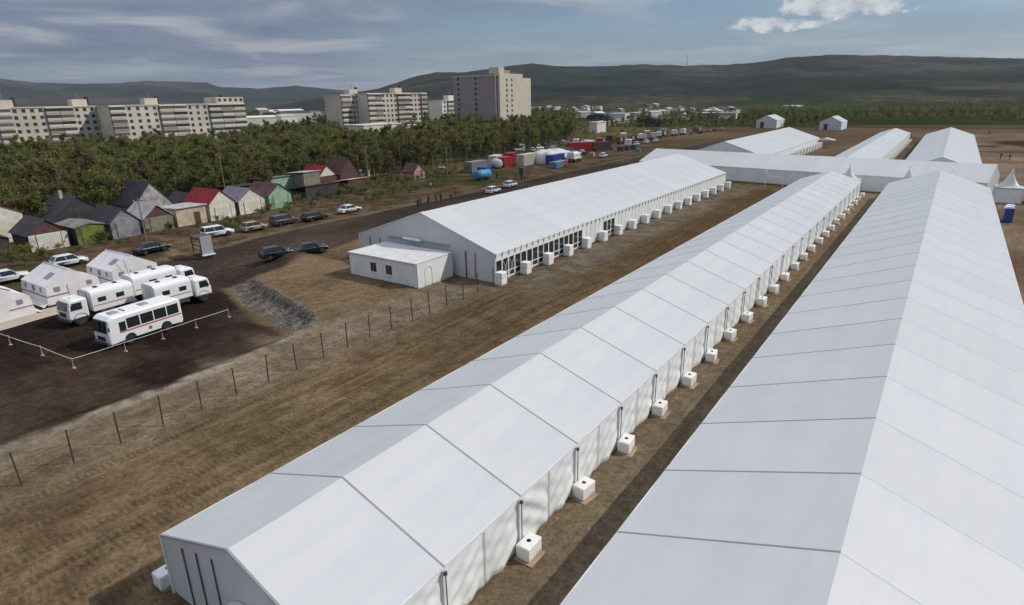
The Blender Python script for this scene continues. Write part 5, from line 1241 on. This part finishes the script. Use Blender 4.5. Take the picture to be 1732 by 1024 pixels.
proto_c = car('white car on the far road in front of the lorries', (-104.0, 236.0, zat(-104, 236)), 0.2, paint('far0', (0.68, 0.68, 0.67)), 'hatch', 'cars on the far road')
cc = [paint('far1', (0.02, 0.02, 0.022)), paint('far2', (0.30, 0.03, 0.03)), paint('far3', (0.28, 0.28, 0.29)), paint('far4', (0.10, 0.12, 0.16))]
cl_ = [('white car behind the wide tent roof, left of the standing people', -80.0, 113.2, 0.1, None), ('white car nearest to the wide tent roof edge', -78.0, 104.0, 0.1, None), ('pale van-like car beside the low grey container', -92.8, 184.5, 0.1, None), ('white car in the mid row before the lorries', -104.5, 247, 0.2, None), ('second white car in the mid row before the lorries', -104.0, 256, 0.2, None),
       ('black car in the far row, left', -106, 318, 0.6, 0), ('red car in the far row', -107, 326, 0.5, 1), ('grey car in the far row', -106, 334, 0.6, 2), ('second red car at the end of the far row', -106, 343, 0.5, 1), ('pale grey car at the end of the far row', -105, 351, 0.4, 2), ('slate blue car parked in the far row', -108, 312, 0.3, 3),
       ('black car beside the storage yard', -112, 186, 0.9, 0), ('silver car beside the storage yard', -116, 192, 0.8, 2), ('white car in the car pound behind the containers', -128, 196, 0.7, None), ('second white car in the car pound', -134, 205, 0.9, None), ('dark blue car in the car pound', -131, 214, 0.6, 3), ('black car at the back of the car pound', -140, 222, 1.2, 0), ('white car at the back of the car pound', -138, 236, 0.4, None), ('silver car in the middle of the car pound', -125, 207, 0.2, 2), ('slate car near the trees of the pound', -147, 240, 0.8, 3)]
for lb, x, y, rz, ci in cl_: copy_tree(proto_c, None, (x, y, zat(x, y)), rz, lb, swap=None if ci is None else {'car_paint_far0': cc[ci]})

more = [('white container left of the cream wagon', -112.0, 151.0, 0.3, CWHT, 6, 2.8), ('second red container behind the cream wagon', -113.5, 161.0, 0.5, CRED, 6, 2.7), ('grey container at the rear of the storage yard', -118.0, 172.0, 0.7, CGRY, 7, 2.8),
        ('cream container beside the car pound', -115.0, 181.0, 0.6, CCRM, 6, 2.8), ('dark brown container beside the second blue one', -105.5, 183.0, 0.2, CBRN, 6, 2.6), ('white container beyond the bright red one', -114.0, 214.0, 0.2, CWHT, 7, 3.0), ('red container at the start of the lorry row', -117.0, 229.0, 0.5, CRED, 8, 3.0),
        ('dark red container behind the lorry row', -121.0, 246.0, 0.4, CBRN, 8, 3.2), ('white container behind the lorry row', -121.0, 260.0, 0.5, CWHT, 8, 3.2), ('cream container behind the lorry row', -120.0, 284.0, 0.4, CCRM, 8, 3.0), ('grey container at the far end of the lorry row', -118.0, 300.0, 0.3, CGRY, 8, 3.0), ('small blue container near the light blue tank', -98.5, 128.0, 0.2, BLUE, 4, 2.2)]
for lb, x, y, rz, m_, l_, h_ in more: container(lb, x, y, rz, m_, l_, 2.5, h_)
yl = ['white van-bodied lorry among the containers', 'cream lorry beside the tarpaulin stack', 'green lorry in the car pound', 'white lorry in the car pound', 'orange lorry behind the bright red container', 'white lorry at the edge of the car pound']
yp = [(-94.5, 168.0, 0.15, 0), (-108.5, 171.0, 0.3, 4), (-126.0, 186.0, 0.8, 3), (-133.0, 194.0, 1.0, 0), (-116.0, 205.0, 0.2, 5), (-124.0, 222.0, 0.5, 0)]
for lb, (x, y, rz, ci) in zip(yl, yp): copy_tree(proto_t, None, (x, y, zat(x, y)), rz, lb, 'lorries among the containers', swap={PW: tk_cols[ci]} if ci else None)
for i, (x, y, ci) in enumerate([(-122, 200, None), (-129, 203, 2), (-136, 212, None), (-128, 226, 0), (-133, 229, None), (-142, 231, 2), (-137, 246, 1), (-130, 240, None), (-145, 252, 3), (-126, 250, 2)]):
    copy_tree(proto_c, None, (x, y, zat(x, y)), 0.3 + 0.37 * i, 'car in the car pound behind the containers, %s in order of distance' % ORD[i], 'cars in the pound', swap=None if ci is None else {'car_paint_far0': cc[ci]})

rc = random.Random(21); crate0 = None
CRM = [WOOD, WOODD, CGRY, CWHT, BLUEL, CRED]
for i in range(18):
    x, y = rc.uniform(-118, -90), 128 + i * 5.6; w_, h_ = rc.uniform(1.0, 2.4), rc.uniform(0.7, 1.8); mt_ = rc.choice(CRM)
    t = thing('goods_crate', 'crate of goods between the containers, %s along the storage yard' % ORD[i], 'crate', (x, y, zat(x, y)), rc.uniform(0, 3), 'crates in the storage yard')
    part('box', MB().box(-w_ / 2, w_ / 2, -w_ * 0.4, w_ * 0.4, 0.14, h_, 0.03), mt_, t)
    for k in (-1, 0, 1): part('runner', MB().box(-w_ / 2, w_ / 2, k * w_ * 0.33 - 0.05, k * w_ * 0.33 + 0.05, 0, 0.14), WOODD, t)
    part('lid', MB().box(-w_ / 2 - .03, w_ / 2 + .03, -w_ * 0.4 - .03, w_ * 0.4 + .03, h_ + 0.001, h_ + 0.06), mt_, t)
for lb, x, y, rz, a, b, ps in [('person in a dark jacket beside the light blue tank', -90.6, 122.5, 1.0, C1, C3, 0), ('person in a pale top near the low grey container', -88.5, 152.0, 2.0, C6, C2, 1), ('person in navy by the blue container', -93.2, 163.0, 0.2, C2, C1, 0), ('person in black before the bright red container', -102.0, 196.0, 1.3, C3, C1, 1)]: person(lb, x, y, rz, a, b, ps)

# ------------------------------------------------------------------ trees
BARK = mat('birch_bark', (0.30, 0.27, 0.23), 0.9, var=0.3, vscale=2.5, col2=(0.07, 0.06, 0.05), c2scale=3.0)
def leaf_mat(name, cols, trans=0.25):
    mt = bpy.data.materials.new(name); mt.use_nodes = True; n, l = mt.node_tree.nodes, mt.node_tree.links; b = n['Principled BSDF']
    oi = n.new('ShaderNodeObjectInfo'); rp = n.new('ShaderNodeValToRGB'); e = rp.color_ramp.elements
    while len(e) < len(cols): e.new(0.5)
    for el, (p, c) in zip(e, cols): el.position = p; el.color = (*c, 1)
    l.new(oi.outputs['Random'], rp.inputs[0])
    geo = n.new('ShaderNodeNewGeometry')
    mr = n.new('ShaderNodeMapRange'); mr.inputs['To Min'].default_value = 0.78; mr.inputs['To Max'].default_value = 1.2; l.new(geo.outputs['Random Per Island'], mr.inputs['Value'])
    vm = n.new('ShaderNodeVectorMath'); vm.operation = 'SCALE'; l.new(rp.outputs[0], vm.inputs[0]); l.new(mr.outputs[0], vm.inputs['Scale'])
    l.new(vm.outputs[0], b.inputs['Base Color']); b.inputs['Roughness'].default_value = 0.8; b.inputs['Specular IOR Level'].default_value = 0.15
    tr = n.new('ShaderNodeBsdfTranslucent'); l.new(vm.outputs[0], tr.inputs['Color']); ms = n.new('ShaderNodeMixShader'); ms.inputs[0].default_value = trans
    l.new(b.outputs[0], ms.inputs[1]); l.new(tr.outputs[0], ms.inputs[2]); l.new(ms.outputs[0], n['Material Output'].inputs['Surface'])
    MATS[name] = mt; return mt
LEAF = leaf_mat('spring_leaves', [(0.0, (0.150, 0.180, 0.046)), (0.25, (0.195, 0.198, 0.056)), (0.45, (0.182, 0.172, 0.060)), (0.62, (0.172, 0.148, 0.070)), (0.80, (0.152, 0.172, 0.050)), (1.0, (0.215, 0.220, 0.062))], 0.5)
def tree_meshes(seed, h, spread, nleaf, leaf):
    r_ = random.Random(seed); tb_ = MB(); tips = []
    lean = (r_.uniform(-.3, .3), r_.uniform(-.3, .3))
    P = [Vector((lean[0] * k * k, lean[1] * k * k, h * 0.92 * k)) for k in (0, 0.3, 0.6, 1.0)]
    rad = [0.13, 0.10, 0.06, 0.015]
    for a, b, r0, r1 in zip(P[:-1], P[1:], rad[:-1], rad[1:]): tb_.tube(a, b, r0, r1, 6)
    for k in range(13):
        t_ = r_.uniform(0.28, 0.95); base = P[0].lerp(P[3], t_); a = r_.uniform(0, 6.28); ln = spread * (1.15 - 0.75 * t_) * r_.uniform(0.6, 1.1)
        tip = base + Vector((math.cos(a) * ln, math.sin(a) * ln, ln * r_.uniform(0.5, 1.1))); tb_.tube(base, tip, 0.035, 0.01, 4); tips.append((base, tip))
    lb_ = MB()
    for k in range(nleaf):
        base, tip = r_.choice(tips); c = base.lerp(tip, r_.uniform(0.3, 1.15)) + Vector((r_.gauss(0, .28), r_.gauss(0, .28), r_.gauss(0, .28)))
        s = leaf * r_.uniform(0.6, 1.3); n_ = Vector((r_.gauss(0, 1), r_.gauss(0, 1), r_.gauss(0, 1) + 0.4)).normalized(); u = n_.orthogonal().normalized() * s; w = n_.cross(u) * 0.7
        lb_.add([c - u, c - w * 0.8, c + u, c + w * 0.8], [(0, 1, 2, 3)])
    tm = tb_.mesh('trunk', BARK); 
    cm = bpy.data.meshes.new('crown'); cm.from_pydata(lb_.v, [], lb_.f); cm.materials.append(LEAF)
    return tm, cm
TREES = [tree_meshes(60 + k, 7.5 + 0.7 * (k % 4), 2.3 + 0.25 * (k % 3), 900, 0.25) for k in range(7)]
BUSHES = [tree_meshes(90 + k, 2.2, 1.5, 260, 0.2) for k in range(3)]
def keep_out(x, y):
    for (x0, x1, y0, y1) in ((-342, -300, 40, 205), (-305, -262, 238, 345), (-256, -205, 288, 336), (-262, -222, 210, 262), (-346, -330, 210, 300), (-258, -230, 305, 340)):
        if x0 < x < x1 and y0 < y < y1: return True
    return False
pts = []
rt_ = random.Random(3)
x = -117.0
while x > -345:
    y = -30.0
    while y < 420:
        px, py = x + rt_.uniform(-1.7, 1.7), y + rt_.uniform(-1.7, 1.7)
        y += 3.7 + max(0, -x - 200) * 0.008
        a = math.degrees(math.atan2(px, py))
        if a < -82 or a > -29.5 or keep_out(px, py): continue
        lim = -117 - max(0, py - 80) * 0.10 - max(0, py - 190) * 0.16          # edge of the wood
        if px > lim + 3 * math.sin(py * 0.2): continue
        if py > 150 and vnoise(np.array([px * 0.05]), np.array([py * 0.05]), 77)[0] < 0.30: continue
        if px < -130 and (math.hypot(px + 124, py - 100) < 12): continue
        pts.append((px, py))
    x -= 3.5
pts.sort(key=lambda p: math.hypot(p[0], p[1]))
NEAR = 150
for i, (px, py) in enumerate(pts[:NEAR]):
    tm, cm = TREES[i % 7]; s = rt_.uniform(0.5, 1.25)
    t = obj('birch_tree', None, None, (px, py, zat(px, py) - 0.1), rt_.uniform(0, 6.28), s); t.empty_display_size = 0.3
    tag(t, 'slender spring birch in the front of the wood behind the sheds', 'tree', 'birches in the front of the wood')
    obj('trunk', tm, t); obj('crown', cm, t)
# the rest of the wood and the scrub: instanced on points
def scatter(name, label, points, kinds, smin, smax, seed):
    col = bpy.data.collections.new(name + '_kinds')
    for k, (tm, cm) in enumerate(kinds):
        bm = bmesh.new(); bm.from_mesh(tm); n0 = len(bm.faces); bm.from_mesh(cm)
        me = bpy.data.meshes.new('kind'); bm.to_mesh(me); bm.free(); me.materials.append(BARK); me.materials.append(LEAF)
        mi = np.ones(len(me.polygons), dtype=np.int32); mi[:n0] = 0; me.polygons.foreach_set('material_index', mi)
        col.objects.link(bpy.data.objects.new('%s_kind' % name, me))
    r_ = np.random.default_rng(seed)
    P = np.array([(x_, y_, 0) for x_, y_ in points], float); P[:, 2] = height(P[:, 0], P[:, 1]) - 0.1
    me = bpy.data.meshes.new(name); me.from_pydata(P.tolist(), [], [])
    a = me.attributes.new('sc', 'FLOAT', 'POINT'); a.data.foreach_set('value', r_.uniform(smin, smax, len(P)).astype(np.float32))
    b = me.attributes.new('rz', 'FLOAT', 'POINT'); b.data.foreach_set('value', r_.uniform(0, 6.28, len(P)).astype(np.float32))
    o = obj(name, me); o['kind'] = 'stuff'; o['label'] = label
    ng = bpy.data.node_groups.new(name, 'GeometryNodeTree')
    ng.interface.new_socket('Geometry', in_out='INPUT', socket_type='NodeSocketGeometry'); ng.interface.new_socket('Geometry', in_out='OUTPUT', socket_type='NodeSocketGeometry')
    N = ng.nodes; Lk = ng.links; gi = N.new('NodeGroupInput'); go = N.new('NodeGroupOutput')
    ip = N.new('GeometryNodeInstanceOnPoints'); ci = N.new('GeometryNodeCollectionInfo'); ci.inputs['Collection'].default_value = col; ci.inputs['Separate Children'].default_value = True; ci.inputs['Reset Children'].default_value = True
    ip.inputs['Pick Instance'].default_value = True
    s1 = N.new('GeometryNodeInputNamedAttribute'); s1.data_type = 'FLOAT'; s1.inputs['Name'].default_value = 'sc'
    s2 = N.new('GeometryNodeInputNamedAttribute'); s2.data_type = 'FLOAT'; s2.inputs['Name'].default_value = 'rz'
    cx = N.new('ShaderNodeCombineXYZ'); Lk.new(s2.outputs['Attribute'], cx.inputs['Z'])
    Lk.new(gi.outputs[0], ip.inputs['Points']); Lk.new(ci.outputs[0], ip.inputs['Instance']); Lk.new(cx.outputs[0], ip.inputs['Rotation']); Lk.new(s1.outputs['Attribute'], ip.inputs['Scale']); Lk.new(ip.outputs[0], go.inputs[0])
    md = o.modifiers.new('scatter', 'NODES'); md.node_group = ng
    return o
scatter('wood', 'dense spring birch wood between the sheds and the apartment blocks', pts[NEAR:], TREES, 0.55, 1.38, 4)
bpts = []
for k in range(9000):          # scrub on the plain, thinner with distance
    a = R(rt_.uniform(-58, 14)); d = rt_.uniform(395 ** .5, 1500 ** .5) ** 2; bx, by = math.sin(a) * d, math.cos(a) * d
    if keep_out(bx, by) or (R(-35) < a < R(-15) and 480 < d < 1100 and rt_.random() < 0.7): continue
    if vnoise(np.array([bx * 0.012]), np.array([by * 0.012]), 91)[0] < 0.42: continue
    bpts.append((bx, by))
scatter('scrub', 'dark green scrub and bushes on the plain below the hills', bpts, BUSHES + [TREES[0]], 0.5, 1.25, 9)
vp = []
for k in range(1100):           # bushes along the garage verge and by the storage yard
    if k < 170: bx, by = rt_.uniform(-117, -104), rt_.uniform(74, 130)
    elif k < 980: bx, by = rt_.uniform(-230, -114), rt_.uniform(120, 420)
    else: bx, by = rt_.uniform(-104, -93), rt_.uniform(24, 110)
    vp.append((bx, by))
scatter('verge_bushes', 'low weeds and bare bushes along the verge by the sheds', vp, BUSHES, 0.18, 0.75, 10)

# ------------------------------------------------------------------ loose stones on the dirt
STONE = mat('loose_stone', (0.15, 0.115, 0.08), 0.95, var=0.35, vscale=0.8)
sv, sf = [], []
sp_ = []
for k in range(4200):
    q = rt_.random()
    if q < 0.45: sp_.append((rt_.uniform(-12.4, -8.3), rt_.uniform(9, 80)))
    elif q < 0.85: sp_.append((rt_.uniform(-43.5, -23.5), rt_.uniform(3, 60)))
    else: sp_.append((rt_.uniform(-60, -44), rt_.uniform(30.5, 37)))
sz_ = height(np.array([p[0] for p in sp_]), np.array([p[1] for p in sp_]))
for (px, py), z in zip(sp_, sz_):
    s = 0.02 + 0.055 * rt_.random() ** 3; z = float(z)
    o_ = len(sv)
    for d in ((1, 0, 0), (0, 1, 0), (-1, 0, 0), (0, -1, 0), (0, 0, 0.8), (0, 0, -0.3)):
        j = rt_.uniform(0.6, 1.2); sv.append((px + d[0] * s * j, py + d[1] * s * j, z + d[2] * s * j))
    for a, b, c in ((0, 1, 4), (1, 2, 4), (2, 3, 4), (3, 0, 4), (1, 0, 5), (2, 1, 5), (3, 2, 5), (0, 3, 5)): sf.append((o_ + a, o_ + b, o_ + c))
me = bpy.data.meshes.new('stones'); me.from_pydata(sv, [], sf); me.materials.append(STONE)
o = obj('stones', me); o['kind'] = 'stuff'; o['label'] = 'small loose stones and clods scattered on the dirt'

RUB = mat('bank_rubble', (0.165, 0.148, 0.125), 0.95, var=0.4, vscale=0.9)
sv, sf = [], []
bp2 = [(rt_.uniform(-61, -43.5), rt_.uniform(28.5, 38)) for _ in range(2600)]
bx_ = np.array([p[0] for p in bp2]); by_ = np.array([p[1] for p in bp2]); bd_ = lot_depth(bx_, by_); bz_ = height(bx_, by_)
for px, py, d_, z in zip(bx_, by_, bd_, bz_):
    if not 0.04 < d_ < 0.96: continue
    s = 0.05 + 0.13 * rt_.random() ** 2; o_ = len(sv)
    for d in ((1, 0, 0), (0, 1, 0), (-1, 0, 0), (0, -1, 0), (0, 0, 0.8), (0, 0, -0.3)):
        j = rt_.uniform(0.6, 1.2); sv.append((px + d[0] * s * j, py + d[1] * s * j, z + d[2] * s * j))
    for a, b, c in ((0, 1, 4), (1, 2, 4), (2, 3, 4), (3, 0, 4), (1, 0, 5), (2, 1, 5), (3, 2, 5), (0, 3, 5)): sf.append((o_ + a, o_ + b, o_ + c))
me = bpy.data.meshes.new('rubble'); me.from_pydata(sv, [], sf); me.materials.append(RUB)
o = obj('rubble', me); o['kind'] = 'stuff'; o['label'] = 'grey rubble on the bank between yard and tent site'
GRS = mat('grass_blade', (0.115, 0.115, 0.045), 0.9, var=0.4, vscale=0.6)
sv, sf = [], []
gp_ = []
while len(gp_) < 1500:
    px, py = rt_.uniform(-43, -23.5), rt_.uniform(2, 70)
    if fbm(np.array([px * 0.11]), np.array([py * 0.11]), 3, 1)[0] > 0.50: gp_.append((px, py))
gz_ = height(np.array([p[0] for p in gp_]), np.array([p[1] for p in gp_]))
for (px, py), z in zip(gp_, gz_):
    for k in range(7):
        a = rt_.uniform(0, 6.28); r0 = rt_.uniform(0, 0.10); h_ = rt_.uniform(0.04, 0.13); o_ = len(sv)
        cx_, cy_ = px + r0 * math.cos(a), py + r0 * math.sin(a); wx_, wy_ = 0.014 * math.sin(a), -0.014 * math.cos(a)
        sv += [(cx_ - wx_, cy_ - wy_, z - 0.01), (cx_ + wx_, cy_ + wy_, z - 0.01), (cx_ + 0.05 * math.cos(a), cy_ + 0.05 * math.sin(a), z + h_)]; sf.append((o_, o_ + 1, o_ + 2))
me = bpy.data.meshes.new('grass_tufts'); me.from_pydata(sv, [], sf); me.materials.append(GRS)
o = obj('grass_tufts', me); o['kind'] = 'stuff'; o['label'] = 'sparse short grass tufts on the dirt by the fence'
